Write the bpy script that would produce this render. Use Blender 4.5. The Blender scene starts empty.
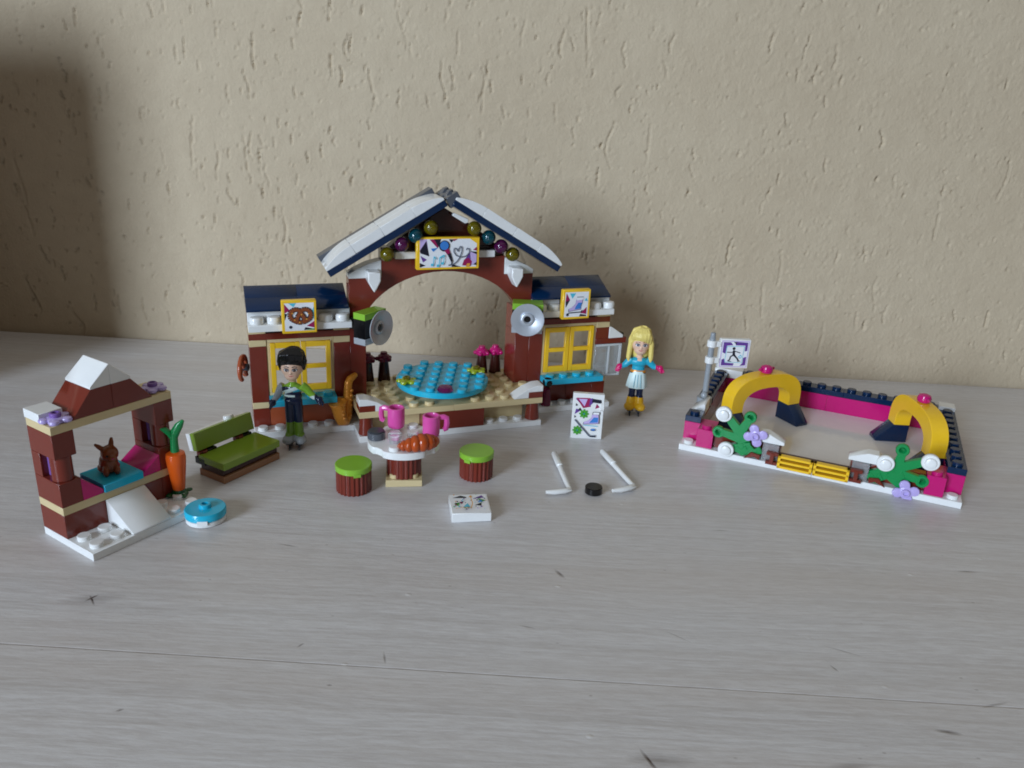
import bpy, bmesh, math, random
import numpy as np
from mathutils import Matrix, Vector
random.seed(7); R = math.radians
sc = bpy.context.scene; COL = sc.collection
sc.unit_settings.scale_length = 0.01          # one unit is one centimetre
# ------------------------------------------------------------------ camera
CAM_H, PITCH, ROLL, F = 16.684, 0.3519, -0.0514, 802.05
cp, sp, cr, sr = math.cos(PITCH), math.sin(PITCH), math.cos(ROLL), math.sin(ROLL)
cam = bpy.data.cameras.new('camera'); cam.sensor_width = 36; cam.lens = F/1024*36
cam.clip_start = .5; cam.clip_end = 2000
camo = bpy.data.objects.new('camera', cam); COL.objects.link(camo)
rt, up, fw = Vector((1,0,0)), Vector((0,sp,cp)), Vector((0,cp,-sp))
cx, cy = rt*cr - up*sr, rt*sr + up*cr
camo.matrix_world = Matrix((( cx.x, cy.x, -fw.x, 0),( cx.y, cy.y, -fw.y, 0),( cx.z, cy.z, -fw.z, CAM_H),(0,0,0,1)))
sc.camera = camo
# ------------------------------------------------------------------ light
w = bpy.data.worlds.new('World'); sc.world = w; w.use_nodes = True
bg = w.node_tree.nodes['Background']; bg.inputs[1].default_value = 1.0
# dim room: a pale ceiling overhead that fades towards the horizon
wt = w.node_tree.nodes.new('ShaderNodeTexCoord'); wsx = w.node_tree.nodes.new('ShaderNodeSeparateXYZ'); wr = w.node_tree.nodes.new('ShaderNodeValToRGB')
w.node_tree.links.new(wt.outputs['Generated'], wsx.inputs[0]); w.node_tree.links.new(wsx.outputs[2], wr.inputs[0]); w.node_tree.links.new(wr.outputs[0], bg.inputs[0])
e = wr.color_ramp.elements; e[0].position = 0; e[0].color = (.042,.039,.035,1); e[1].position = 1; e[1].color = (.36,.345,.315,1)
x = e.new(.5); x.color = (.115,.108,.098,1)
def area(name, loc, target, sx, sy, power, col):
    l = bpy.data.lights.new(name, 'AREA'); l.shape = 'RECTANGLE'; l.size = sx; l.size_y = sy; l.energy = power; l.color = col
    o = bpy.data.objects.new(name, l); COL.objects.link(o); o.location = loc
    o.rotation_euler = (Vector(target)-Vector(loc)).to_track_quat('-Z','Y').to_euler(); return o
area('window_light', (-188,-220,84), (-2,40,4), 92, 150, 915000, (.82,.97,1.16))
sc.view_settings.view_transform = 'Standard'; sc.view_settings.look = 'None'
sc.view_settings.exposure = 0; sc.view_settings.gamma = 1
sc.render.engine = 'CYCLES'; sc.cycles.filter_width = 1.8
# ------------------------------------------------------------------ materials
def lin(c):
    return tuple((x/255/12.92 if x/255 <= .04045 else ((x/255+.055)/1.055)**2.4) for x in c)
def nodes(m):
    m.use_nodes = True; nt = m.node_tree; return nt, nt.nodes, nt.links, nt.nodes['Principled BSDF']
M = {}
def plastic(key, rgb, rough=.17, metal=0, trans=0, alpha_var=.05, spec=.5):
    m = bpy.data.materials.new(key); nt, N, L, b = nodes(m); c = lin(rgb)
    tc = N.new('ShaderNodeTexCoord'); nz = N.new('ShaderNodeTexNoise'); nz.inputs['Scale'].default_value = 1.7; nz.inputs['Detail'].default_value = 3
    L.new(tc.outputs['Object'], nz.inputs['Vector'])
    mx = N.new('ShaderNodeMix'); mx.data_type = 'RGBA'
    mx.inputs[6].default_value = (*[x*(1-alpha_var) for x in c],1); mx.inputs[7].default_value = (*[min(1,x*(1+alpha_var)) for x in c],1)
    L.new(nz.outputs['Fac'], mx.inputs[0]); L.new(mx.outputs[2], b.inputs['Base Color'])
    mr = N.new('ShaderNodeMapRange'); mr.inputs[3].default_value = rough*.75; mr.inputs[4].default_value = rough*1.35
    n2 = N.new('ShaderNodeTexNoise'); n2.inputs['Scale'].default_value = 4; n2.inputs['Detail'].default_value = 4
    L.new(tc.outputs['Object'], n2.inputs['Vector']); L.new(n2.outputs['Fac'], mr.inputs[0]); L.new(mr.outputs[0], b.inputs['Roughness'])
    bp = N.new('ShaderNodeBump'); bp.inputs['Strength'].default_value = .05; bp.inputs['Distance'].default_value = .05
    L.new(nz.outputs['Fac'], bp.inputs['Height']); L.new(bp.outputs[0], b.inputs['Normal'])
    b.inputs['Metallic'].default_value = metal; b.inputs['Transmission Weight'].default_value = trans
    b.inputs['Specular IOR Level'].default_value = spec; b.inputs['IOR'].default_value = 1.5
    M[key] = m; return m
for k, c, kw in [('brown',(118,46,34),{}),('dkbrown',(62,26,20),{}),('rust',(168,82,50),{}),('tan',(216,196,150),{}),('white',(236,237,236),{}),
    ('navy',(8,38,72),{}),('teal',(36,182,216),{}),('magenta',(196,22,112),{}),('plum',(104,14,52),{}),('pink',(222,84,166),{}),('lime',(136,188,58),{}),
    ('lime_shade',(134,166,50),{}),('yellow',(250,200,42),{}),('lavender',(186,170,226),{}),('violet',(130,96,170),{}),('green',(22,142,76),{}),('dkgreen',(12,84,46),{}),
    ('orange',(236,98,26),{}),('black',(14,14,17),{}),('dkgrey',(84,88,96),{}),('grey',(150,156,162),{}),('ice',(226,224,225),dict(rough=.07)),
    ('silver',(196,202,210),dict(rough=.3,metal=.45)),('gold',(222,146,50),dict(rough=.28,metal=.3)),('gunmetal',(70,76,84),dict(rough=.3,metal=.4)),
    ('skin',(236,196,170),dict(rough=.4)),('blonde',(240,218,124),dict(rough=.35)),('mint',(220,240,238),dict(rough=.35)),('nougat',(156,112,80),{}),('bunny',(128,66,34),{}),('boot_green',(100,134,40),{}),('frosted',(240,244,246),dict(rough=.2,trans=.35)),('aqua',(36,170,200),dict(rough=.35)),
    ('mitten',(206,20,104),{}),('dkblue',(20,32,62),{}),('boot_yellow',(232,178,30),dict(rough=.35)),('blade',(90,94,100),dict(rough=.25,metal=.7)),
    ('croissant',(178,74,26),dict(alpha_var=.25)),('clear',(244,248,250),dict(rough=.06,trans=.8)),
    ('glass_yellow',(166,150,18),dict(rough=.04,trans=.7,spec=.9)),('glass_teal',(18,112,130),dict(rough=.04,trans=.7,spec=.9)),('glass_pink',(132,36,112),dict(rough=.04,trans=.7,spec=.9)),
    ('glass_lime',(190,216,40),dict(rough=.1,trans=.3)),
    ('ink',(24,26,44),dict(rough=.4)),('paper',(240,242,246),dict(rough=.3)),('ink_red',(156,20,84),dict(rough=.4)),('ink_violet',(104,64,150),dict(rough=.4)),
    ('ink_blue',(60,130,210),dict(rough=.4)),('ink_aqua',(84,196,222),dict(rough=.4)),('ink_lilac',(200,180,228),dict(rough=.4)),('ink_green',(70,160,50),dict(rough=.4)),
    ('ink_brown',(140,72,36),dict(rough=.4)),('ink_orange',(226,160,60),dict(rough=.4)),('ink_grey',(84,92,110),dict(rough=.4)),('lip',(190,96,96),dict(rough=.4)),
    ('box_grey',(112,76,52),dict(rough=.6))]:
    plastic(k, c, **kw)

def math_node(nt, op, a, b=None, clamp=False):
    n = nt.nodes.new('ShaderNodeMath'); n.operation = op; n.use_clamp = clamp
    for i, v in enumerate((a,b)):
        if v is None: continue
        if isinstance(v,(int,float)): n.inputs[i].default_value = v
        else: nt.links.new(v, n.inputs[i])
    return n.outputs[0]
def ramp(nt, fac, stops):
    r = nt.nodes.new('ShaderNodeValToRGB'); e = r.color_ramp.elements
    for i,(p,c) in enumerate(stops):
        if i < 2: e[i].position = p; x = e[i]
        else: x = e.new(p)
        x.color = (*c,1) if len(c)==3 else c
    nt.links.new(fac, r.inputs[0]); return r.outputs[0]
def mixc(nt, fac, a, b, mode='MIX'):
    m = nt.nodes.new('ShaderNodeMix'); m.data_type = 'RGBA'; m.blend_type = mode
    for s, v in ((0,fac),(6,a),(7,b)):
        if isinstance(v,(int,float)): m.inputs[s].default_value = v
        elif isinstance(v,tuple): m.inputs[s].default_value = (*v,1)
        else: nt.links.new(v, m.inputs[s])
    return m.outputs[2]
def noise(nt, vec, scale, detail=4, rough=.55, dist=0):
    n = nt.nodes.new('ShaderNodeTexNoise'); n.inputs['Scale'].default_value = scale; n.inputs['Detail'].default_value = detail
    n.inputs['Roughness'].default_value = rough; n.inputs['Distortion'].default_value = dist; nt.links.new(vec, n.inputs['Vector']); return n.outputs['Fac']
def mapping(nt, vec, scale=(1,1,1), rot=(0,0,0), loc=(0,0,0)):
    m = nt.nodes.new('ShaderNodeMapping'); m.inputs['Scale'].default_value = scale; m.inputs['Rotation'].default_value = rot; m.inputs['Location'].default_value = loc
    nt.links.new(vec, m.inputs['Vector']); return m.outputs[0]

def wood_material():
    m = bpy.data.materials.new('whitewashed_wood'); nt, N, L, b = nodes(m)
    pos = N.new('ShaderNodeTexCoord').outputs['Object']
    sepn = N.new('ShaderNodeSeparateXYZ'); L.new(pos, sepn.inputs[0]); X, Y = sepn.outputs[0], sepn.outputs[1]
    warp = noise(nt, mapping(nt,pos,(.05,.12,1)), 1, 2)
    wy = math_node(nt,'ADD', Y, math_node(nt,'MULTIPLY', warp, 1.1))
    cmb = N.new('ShaderNodeCombineXYZ'); L.new(X, cmb.inputs[0]); L.new(wy, cmb.inputs[1])
    g1 = noise(nt, mapping(nt,cmb.outputs[0],(.03,1.9,1)), 1, 5, .6)
    g2 = noise(nt, mapping(nt,cmb.outputs[0],(1.0,8.5,1)), 1, 5, .65)
    big = noise(nt, mapping(nt,pos,(.05,.12,1)), 1, 3)
    fleck = noise(nt, mapping(nt,pos,(1.2,3.4,1),(0,0,.1)), 1, 3, .6)
    base = ramp(nt, g1, [(.25,lin((198,195,194))),(.50,lin((210,208,209))),(.78,lin((217,216,217)))])
    base = mixc(nt, math_node(nt,'MULTIPLY',ramp(nt,g2,[(.42,(1,1,1)),(.58,(0,0,0))]),.30), base, lin((166,157,153)))
    base = mixc(nt, math_node(nt,'MULTIPLY',ramp(nt,big,[(.35,(0,0,0)),(.7,(1,1,1))]),.4), base, lin((219,220,223)))
    g3 = noise(nt, mapping(nt,cmb.outputs[0],(.022,1.7,1),(0,0,0),(0,4.2,0)), 1, 6, .5, .6)
    vein = ramp(nt, g3, [(.455,(0,0,0)),(.485,(1,1,1)),(.50,(.2,.2,.2)),(.515,(.9,.9,.9)),(.54,(0,0,0))])
    base = mixc(nt, math_node(nt,'MULTIPLY',vein,.16), base, lin((150,140,134)))
    warm = noise(nt, mapping(nt,pos,(.035,.3,1),(0,0,0),(7,2,0)), 1, 3)
    base = mixc(nt, math_node(nt,'MULTIPLY',ramp(nt,warm,[(.45,(0,0,0)),(.65,(1,1,1))]),.30), base, lin((196,186,178)))
    # plank seam
    d = math_node(nt,'ABSOLUTE', math_node(nt,'ADD', Y, math_node(nt,'ADD', math_node(nt,'MULTIPLY',X,.0174), -19.80)))
    seam = math_node(nt,'SUBTRACT',1, math_node(nt,'MULTIPLY', d, 1/.04), True)
    base = mixc(nt, math_node(nt,'MULTIPLY',math_node(nt,'MULTIPLY',seam,math_node(nt,'SUBTRACT',math_node(nt,'MULTIPLY',fleck,2.2),.62,True)),.5), base, lin((120,110,104)))
    # knots, splits and pits that are in the board itself
    hsum = None
    for (kx,ky,ax,ay,rot,st) in [(-13.7,22.55,.34,.07,1.0,.95),(-13.65,22.45,.36,.06,-.9,.9),(-13.65,22.5,1.1,.35,.2,.28),(2.13,25.4,.42,.10,-1.0,.6),(13.0,18.38,.42,.10,-.15,.65),
        (4.2,16.75,.5,.09,-1.1,.8),(4.5,16.8,1.0,.35,0,.3),(-3.49,20.3,.05,.35,.25,.4),(10.65,20.9,.04,.2,.5,.5),(15.0,19.6,.6,.06,.3,.4),(9.6,16.9,.9,.2,.2,.25),
        (-10.4,17.6,.12,.06,.5,.5),(-6.2,20.7,.16,.05,.9,.5),(-4.9,19.0,.10,.05,0,.5),(5.9,22.1,.5,.04,-.6,.35),(11.2,21.8,.7,.05,-.4,.3),(-8.2,26.4,.5,.06,-.2,.4),(.9,22.2,.35,.05,-.2,.4),
        (18,27,.5,.08,0,.4),(8.9,29.2,.4,.05,0,.35)]:
        mp = mapping(nt, pos, (1,1,1), (0,0,0), (-kx,-ky,0)); mp2 = mapping(nt, mp, (1/ax,1/ay,0), (0,0,0))
        rotm = nt.nodes.new('ShaderNodeVectorRotate'); rotm.rotation_type='Z_AXIS'; rotm.inputs['Angle'].default_value = -rot
        nt.links.new(mp, rotm.inputs['Vector']); mp2 = mapping(nt, rotm.outputs[0], (1/ax,1/ay,0))
        ln = N.new('ShaderNodeVectorMath'); ln.operation='LENGTH'; L.new(mp2, ln.inputs[0])
        ln = math_node(nt,'ADD', ln.outputs['Value'], math_node(nt,'MULTIPLY', math_node(nt,'SUBTRACT',fleck,.5), .8))
        v = math_node(nt,'MULTIPLY', math_node(nt,'SUBTRACT',1, ln, True), st)
        hsum = v if hsum is None else math_node(nt,'MAXIMUM', hsum, v)
    base = mixc(nt, math_node(nt,'MULTIPLY',hsum,1.3,True), base, lin((62,44,36)))
    # pale paint nibs
    vor = N.new('ShaderNodeTexVoronoi'); vor.inputs['Scale'].default_value = .42; L.new(mapping(nt,pos,(1,1.5,1)), vor.inputs['Vector'])
    nib = math_node(nt,'SUBTRACT',1, math_node(nt,'MULTIPLY',vor.outputs['Distance'],1/.055), True)
    base = mixc(nt, math_node(nt,'MULTIPLY',nib,.9,True), base, lin((226,224,222)))
    vo2 = N.new('ShaderNodeTexVoronoi'); vo2.inputs['Scale'].default_value = .75; vo2.inputs['Randomness'].default_value = 1; L.new(mapping(nt,pos,(1,1.9,1),(0,0,.2),(3.3,1.7,0)), vo2.inputs['Vector'])
    pit = math_node(nt,'SUBTRACT',1, math_node(nt,'MULTIPLY',math_node(nt,'ADD',vo2.outputs['Distance'],math_node(nt,'MULTIPLY',big,.05)),1/.085), True)
    base = mixc(nt, math_node(nt,'MULTIPLY',pit,.75,True), base, lin((112,100,94)))
    L.new(base, b.inputs['Base Color'])
    mr = N.new('ShaderNodeMapRange'); mr.inputs[3].default_value=.24; mr.inputs[4].default_value=.42; L.new(g2, mr.inputs[0]); L.new(mr.outputs[0], b.inputs['Roughness'])
    h = math_node(nt,'ADD', math_node(nt,'MULTIPLY',g2,.5), math_node(nt,'MULTIPLY',g1,.7))
    h = math_node(nt,'SUBTRACT', h, math_node(nt,'MULTIPLY',seam,.9)); h = math_node(nt,'SUBTRACT', h, hsum); h = math_node(nt,'ADD', h, nib)
    h = math_node(nt,'ADD', h, math_node(nt,'MULTIPLY',fleck,.5))
    bp = N.new('ShaderNodeBump'); bp.inputs['Strength'].default_value=.5; bp.inputs['Distance'].default_value=.035; L.new(h,bp.inputs['Height']); L.new(bp.outputs[0],b.inputs['Normal'])
    return m
def plaster_material():
    m = bpy.data.materials.new('cream_plaster'); nt, N, L, b = nodes(m)
    pos = N.new('ShaderNodeTexCoord').outputs['Object']
    big = noise(nt, pos, .09, 4); mid = noise(nt, pos, .8, 5, .6); fine = noise(nt, pos, 6, 6, .65)
    base = ramp(nt, big, [(.3,lin((194,177,151))),(.7,lin((202,186,160)))])
    base = mixc(nt, math_node(nt,'MULTIPLY',ramp(nt,mid,[(.4,(0,0,0)),(.75,(1,1,1))]),.25), base, lin((176,158,133)))
    L.new(base, b.inputs['Base Color']); b.inputs['Roughness'].default_value = .8; b.inputs['Specular IOR Level'].default_value = .25
    h = math_node(nt,'ADD', math_node(nt,'MULTIPLY',fine,.55), math_node(nt,'MULTIPLY',mid,.9))
    bp = N.new('ShaderNodeBump'); bp.inputs['Strength'].default_value=.7; bp.inputs['Distance'].default_value=.10; L.new(h,bp.inputs['Height']); L.new(bp.outputs[0],b.inputs['Normal'])
    return m
def strands(key, src):
    m = M[src].copy(); m.name = key; nt = m.node_tree; bs = nt.nodes['Principled BSDF']; bp = [n for n in nt.nodes if n.type=='BUMP'][0]; tc = [n for n in nt.nodes if n.type=='TEX_COORD'][0]
    h = noise(nt, mapping(nt, tc.outputs['Object'], (11,7,.8)), 1, 2, .5); nt.links.new(h, bp.inputs['Height']); bp.inputs['Strength'].default_value = .7 if src=='blonde' else .3; bp.inputs['Distance'].default_value = .08; M[key] = m
strands('blonde_hair','blonde'); strands('black_hair','black')
M['wood'] = wood_material(); M['plaster'] = plaster_material()
# ------------------------------------------------------------------ mesh helpers
S, P = .8, .32                                   # stud pitch and plate height in centimetres
class MB:
    def __init__(s, sc=(S,S,P)): s.v=[]; s.f=[]; s.m=[]; s.mats=[]; s.sc=sc; s.M=Matrix.Identity(4)
    def slot(s, k):
        if k not in s.mats: s.mats.append(k)
        return s.mats.index(k)
    def T(s, x, y, z): return Matrix.Translation((x*s.sc[0], y*s.sc[1], z*s.sc[2]))
    def raw(s, vs, fs, mat):                     # vs already in centimetres
        o = len(s.v); s.v += [s.M @ Vector(v) for v in vs]; i = s.slot(mat)
        for f in fs: s.f.append([o+k for k in f]); s.m.append(i)
        return s
    def box(s, x0,x1,y0,y1,z0,z1, mat, b=.014, gap=.003):
        a = [x0*s.sc[0]+gap, y0*s.sc[1]+gap, z0*s.sc[2]+gap*.6]; c = [x1*s.sc[0]-gap, y1*s.sc[1]-gap, z1*s.sc[2]-gap*.6]
        b = min(b, .3*min(c[i]-a[i] for i in range(3)))
        vs=[]; ix={}
        for sx in (0,1):
            for sy in (0,1):
                for sz in (0,1):
                    sg=(sx,sy,sz)
                    for ax in range(3):
                        q=[(c if sg[i] else a)[i] if i==ax else ((c[i]-b) if sg[i] else (a[i]+b)) for i in range(3)]
                        ix[(sx,sy,sz,ax)]=len(vs); vs.append(q)
        fs=[]
        for ax in range(3):
            o1,o2=[i for i in range(3) if i!=ax]
            for sd in (0,1):
                f=[]
                for p,q in ((0,0),(1,0),(1,1),(0,1)):
                    k=[0,0,0]; k[ax]=sd; k[o1]=p; k[o2]=q; f.append(ix[(*k,ax)])
                fs.append(f)
            for p in (0,1):
                for q in (0,1):
                    k0=[0,0,0]; k0[o1]=p; k0[o2]=q; k1=list(k0); k1[ax]=1
                    fs.append([ix[(*k0,o1)],ix[(*k1,o1)],ix[(*k1,o2)],ix[(*k0,o2)]])
        for k in [(x,y,z) for x in (0,1) for y in (0,1) for z in (0,1)]: fs.append([ix[(*k,0)],ix[(*k,1)],ix[(*k,2)]])
        return s.raw(vs, fs, mat)
    def lathe(s, prof, mat, mtx=Matrix.Identity(4), seg=20):    # prof in centimetres
        vs=[]; fs=[]; n=len(prof)
        for i in range(seg):
            a=2*math.pi*i/seg
            for r,z in prof: vs.append(mtx @ Vector((max(r,1e-4)*math.cos(a), max(r,1e-4)*math.sin(a), z)))
        for i in range(seg):
            j=(i+1)%seg
            for k in range(n-1): fs.append([i*n+k, j*n+k, j*n+k+1, i*n+k+1])
        fs.append([i*n for i in range(seg)][::-1]); fs.append([i*n+n-1 for i in range(seg)])
        return s.raw(vs, fs, mat)
    def cyl(s, x,y,z0,z1, r, mat, r1=None, seg=24, b=.025):     # r in studs
        r*=S; r1=r if r1 is None else r1*S; h=(z1-z0)*s.sc[2]
        return s.lathe([(r-b,0),(r,b),(r1,h-b),(r1-b,h)], mat, s.T(x,y,z0), seg)
    def stud(s, x,y,z, mat, d='z', hollow=False):
        m=s.T(x,y,z)
        if d=='-y': m = m @ Matrix.Rotation(R(90),4,'X')
        pr=[(.24,-.01),(.24,.145),(.22,.17)] + ([(.13,.17),(.12,.04),(.01,.04)] if hollow else [(.06,.172)])
        return s.lathe(pr, mat, m, 16)
    def studs(s, xs, ys, z, mat):
        for x in xs:
            for y in ys: s.stud(x,y,z,mat)
    def prism(s, pts, axis, a0, a1, mat, b=.018):
        k={'x':0,'y':1,'z':2}[axis]; o=[i for i in range(3) if i!=k]; n=len(pts)
        bm=bmesh.new(); vs=[]
        for a in (a0,a1):
            for p in pts:
                q=[0,0,0]; q[k]=a*s.sc[k]; q[o[0]]=p[0]*s.sc[o[0]]; q[o[1]]=p[1]*s.sc[o[1]]; vs.append(bm.verts.new(q))
        bm.faces.new(vs[:n]); bm.faces.new(vs[n:][::-1])
        for i in range(n): bm.faces.new([vs[i],vs[i+n],vs[(i+1)%n+n],vs[(i+1)%n]])
        bmesh.ops.recalc_face_normals(bm, faces=bm.faces)
        if b:
            ed=[e for e in bm.edges if len(e.link_faces)==2 and e.calc_face_angle(0)>.5]
            bmesh.ops.bevel(bm, geom=ed, offset=b, segments=1, affect='EDGES', profile=.5)
        bm.verts.ensure_lookup_table(); bm.verts.index_update()
        s.raw([v.co.copy() for v in bm.verts], [[v.index for v in f.verts] for f in bm.faces], mat); bm.free(); return s
    def tube(s, pts, rad, mat, seg=10, flat=1):                 # centimetres
        pts=[Vector(p) for p in pts]; n=len(pts)
        if isinstance(rad,(int,float)): rad=[rad]*n
        t0=(pts[1]-pts[0]).normalized(); ref=Vector((0,0,1)) if abs(t0.z)<.9 else Vector((0,1,0)); u=t0.cross(ref).normalized()
        vs=[]; fs=[]
        for i,p in enumerate(pts):
            t=((pts[min(i+1,n-1)]-p).normalized()+(p-pts[max(i-1,0)]).normalized()).normalized()
            u=(u-t*u.dot(t)).normalized(); v=t.cross(u)
            for k in range(seg):
                a=2*math.pi*k/seg; vs.append(p+(u*math.cos(a)+v*math.sin(a)*flat)*rad[i])
        for i in range(n-1):
            for k in range(seg): j=(k+1)%seg; fs.append([i*seg+k,i*seg+j,(i+1)*seg+j,(i+1)*seg+k])
        fs.append(list(range(seg))[::-1]); fs.append(list(range((n-1)*seg,n*seg)))
        return s.raw(vs, fs, mat)
    def ball(s, c, r, mat, seg=16, rot=Matrix.Identity(4)):     # centimetres; r number or triple
        if isinstance(r,(int,float)): r=(r,r,r)
        n=seg//2; pr=[(math.sin(math.pi*k/n), -math.cos(math.pi*k/n)) for k in range(n+1)]
        return s.lathe(pr, mat, Matrix.Translation(c) @ rot @ Matrix.Diagonal((*r,1)), seg)
    def mesh(s, name, ang=38):
        me=bpy.data.meshes.new(name); me.from_pydata([tuple(v) for v in s.v], [], s.f)
        for k in s.mats: me.materials.append(M[k])
        me.polygons.foreach_set('material_index', s.m)
        bm=bmesh.new(); bm.from_mesh(me); bmesh.ops.recalc_face_normals(bm, faces=bm.faces); bm.to_mesh(me); bm.free()
        me.polygons.foreach_set('use_smooth', [True]*len(me.polygons)); me.set_sharp_from_angle(angle=R(ang)); me.update(); return me
    def build(s, name, parent=None, label=None, **kw):
        o=bpy.data.objects.new(name, s.mesh(name, **kw)); COL.objects.link(o); o.parent=parent
        if label: o['label']=label
        return o
def tag(o, label, cat, group=None):
    o['label']=label; o['category']=cat
    if group: o['group']=group
    return o
def thing(name, label, cat, loc, rot=0, group=None):
    o=bpy.data.objects.new(name, None); COL.objects.link(o); o.location=loc; o.rotation_euler=(0,0,rot); o.empty_display_size=.5
    return tag(o,label,cat,group)
def dup(root, loc, rot, label):
    r=root.copy(); COL.objects.link(r); r.location=loc; r.rotation_euler=(0,0,rot); r['label']=label
    for ch in list(root.children):
        c=ch.copy(); COL.objects.link(c); c.parent=r
        for g in list(ch.children): d=g.copy(); COL.objects.link(d); d.parent=c
    return r
# printed art: flat inked shapes laid on a tile face, each a hair above the last
class Print(MB):
    def __init__(s, o, ux, uz, n):  # origin, width vector, height vector, outward normal (cm)
        super().__init__((1,1,1)); s.o, s.ux, s.uz, s.n = Vector(o), Vector(ux), Vector(uz), Vector(n); s.k=1
    def pt(s,p): return s.o + s.ux*p[0] + s.uz*p[1] + s.n*(.0022*s.k)
    def poly(s, mat, pts): s.raw([s.pt(p) for p in pts], [list(range(len(pts)))], mat); s.k+=1; return s
    def disc(s, mat, c, r, n=20, asp=None):
        asp = asp or s.ux.length/s.uz.length
        return s.poly(mat, [(c[0]+r*math.cos(2*math.pi*i/n), c[1]+r*asp*math.sin(2*math.pi*i/n)) for i in range(n)])
    def line(s, mat, pts, wd):
        asp=s.ux.length/s.uz.length
        for (a,b) in zip(pts,pts[1:]):
            dx,dy=(b[0]-a[0]),(b[1]-a[1])/asp; l=math.hypot(dx,dy) or 1; nx,ny=-dy/l*wd/2, dx/l*wd/2*asp
            s.raw([s.pt(q) for q in ((a[0]+nx,a[1]+ny),(a[0]-nx,a[1]-ny),(b[0]-nx,b[1]-ny),(b[0]+nx,b[1]+ny))],[[0,1,2,3]],mat)
            s.k+=.25
        s.k+=.5; return s
def arcpts(c, r, a0, a1, n=14, asp=1): return [(c[0]+r*math.cos(R(a0+(a1-a0)*i/n)), c[1]+asp*r*math.sin(R(a0+(a1-a0)*i/n))) for i in range(n+1)]

# ------------------------------------------------------------------ setting
def plaster_wall():
    # one sheet of rough plaster, really dented: trowel drags, pits and grain
    fx=np.arange(-44,44.01,.085); fz=np.arange(-.3,27.01,.085)
    xs=np.concatenate([np.arange(-150,-44,6),fx,np.arange(45,151,6)]); zs=np.concatenate([fz,np.arange(28,121,6)])
    nx,nz=len(xs),len(zs); X,Z=np.meshgrid(xs,zs); D=np.zeros_like(X); rng=np.random.default_rng(5)
    def dent(x,z,hl,wd,dep,tilt,curve):
        i0,i1=np.searchsorted(xs,[x-hl*.5-wd*4-.3,x+hl*.5+wd*4+.3]); j0,j1=np.searchsorted(zs,[z-hl-wd*3,z+hl+wd*3])
        if i1<=i0 or j1<=j0: return
        x_,z_=X[j0:j1,i0:i1],Z[j0:j1,i0:i1]; t=np.clip((z_-z)/hl,-1,1)
        px=x+tilt*t*hl+curve*np.sin(t*2.4+x)*hl*.25; wl=wd*(1-.55*t*t)*(1+.35*np.sin(t*9+z*3))
        ez=np.maximum(np.abs(z_-z)-hl,0); dd=np.sqrt(((x_-px)/wl)**2+(ez/wd)**2)
        D[j0:j1,i0:i1]+= dep*np.exp(-dd**2*1.1) - .2*dep*np.exp(-((dd-1.7)/.6)**2)
    for _ in range(540):                           # vertical drags, thicker on the left and middle
        x=rng.triangular(-42,-10,40); z=rng.uniform(.5,26)
        dent(x,z,rng.gamma(1.5,.14)+.07,rng.uniform(.04,.08),rng.uniform(.09,.20),rng.normal(-.05,.13),rng.normal(0,.5))
    for _ in range(40): dent(rng.uniform(-40,40),rng.uniform(1,25),rng.uniform(.7,1.7),rng.uniform(.05,.08),rng.uniform(.08,.15),rng.normal(-.08,.1),rng.normal(0,.35))
    for _ in range(1700):                          # pits
        x=rng.uniform(-40,40); z=rng.uniform(0,26); dent(x,z,rng.uniform(.02,.07),rng.uniform(.04,.08),rng.uniform(.06,.15),0,0)
    for _ in range(4200):                          # grain, denser to the right
        x=rng.triangular(-20,25,44); z=rng.uniform(0,26); dent(x,z,rng.uniform(.03,.12),rng.uniform(.06,.13),-rng.uniform(.01,.032),rng.normal(0,.3),0)
    for s_,a_ in ((1.3,.012),(.45,.012),(.22,.012)):
        fine=np.abs(X)<44
        gx,gz=X/s_,Z/s_*.8; i,j=np.floor(gx).astype(int),np.floor(gz).astype(int); fxx,fzz=gx-i,gz-j; fxx=fxx*fxx*(3-2*fxx); fzz=fzz*fzz*(3-2*fzz)
        tab=rng.random((1024,1024)); h=lambda a,b: tab[a%1024,b%1024]
        D+=fine*a_*((h(i,j)*(1-fxx)+h(i+1,j)*fxx)*(1-fzz)+(h(i,j+1)*(1-fxx)+h(i+1,j+1)*fxx)*fzz)
    co=np.stack([X,D,Z],-1).reshape(-1,3).astype(np.float32)
    a=(np.arange(nz-1)[:,None]*nx+np.arange(nx-1)).ravel(); q=np.stack([a,a+1,a+nx+1,a+nx],-1).astype(np.int32)
    me=bpy.data.meshes.new('wall'); me.vertices.add(len(co)); me.vertices.foreach_set('co',co.ravel())
    me.loops.add(q.size); me.loops.foreach_set('vertex_index',q.ravel()); me.polygons.add(len(q)); me.polygons.foreach_set('loop_start',np.arange(0,q.size,4,dtype=np.int32))
    me.polygons.foreach_set('use_smooth',np.ones(len(q),bool)); me.update(calc_edges=True); me.materials.append(M['plaster'])
    o=bpy.data.objects.new('wall',me); COL.objects.link(o); o['kind']='structure'; o.location=(0,50.22,0); o.rotation_euler=(0,0,R(-.93)); return o
plaster_wall()
t=MB((1,1,1)); t.prism([(-110,-30),(110,-30),(110,50.05-1.785),(-110,50.05+1.785)],'z',-3,0,'wood',.06); o=t.build('table_surface'); o['kind']='structure'
# plain box added out of view past the left edge to shade the wall there
t=MB((1,1,1)); t.box(-56,-32.2,37,41.3,.02,21.5,'box_grey',.15); o=t.build('shadow_caster'); tag(o,'plain brown box added out of view to shade the left end of the wall','box')

def on_stud_grid(q): return (q[0],q[1],0), q[2]
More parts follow.
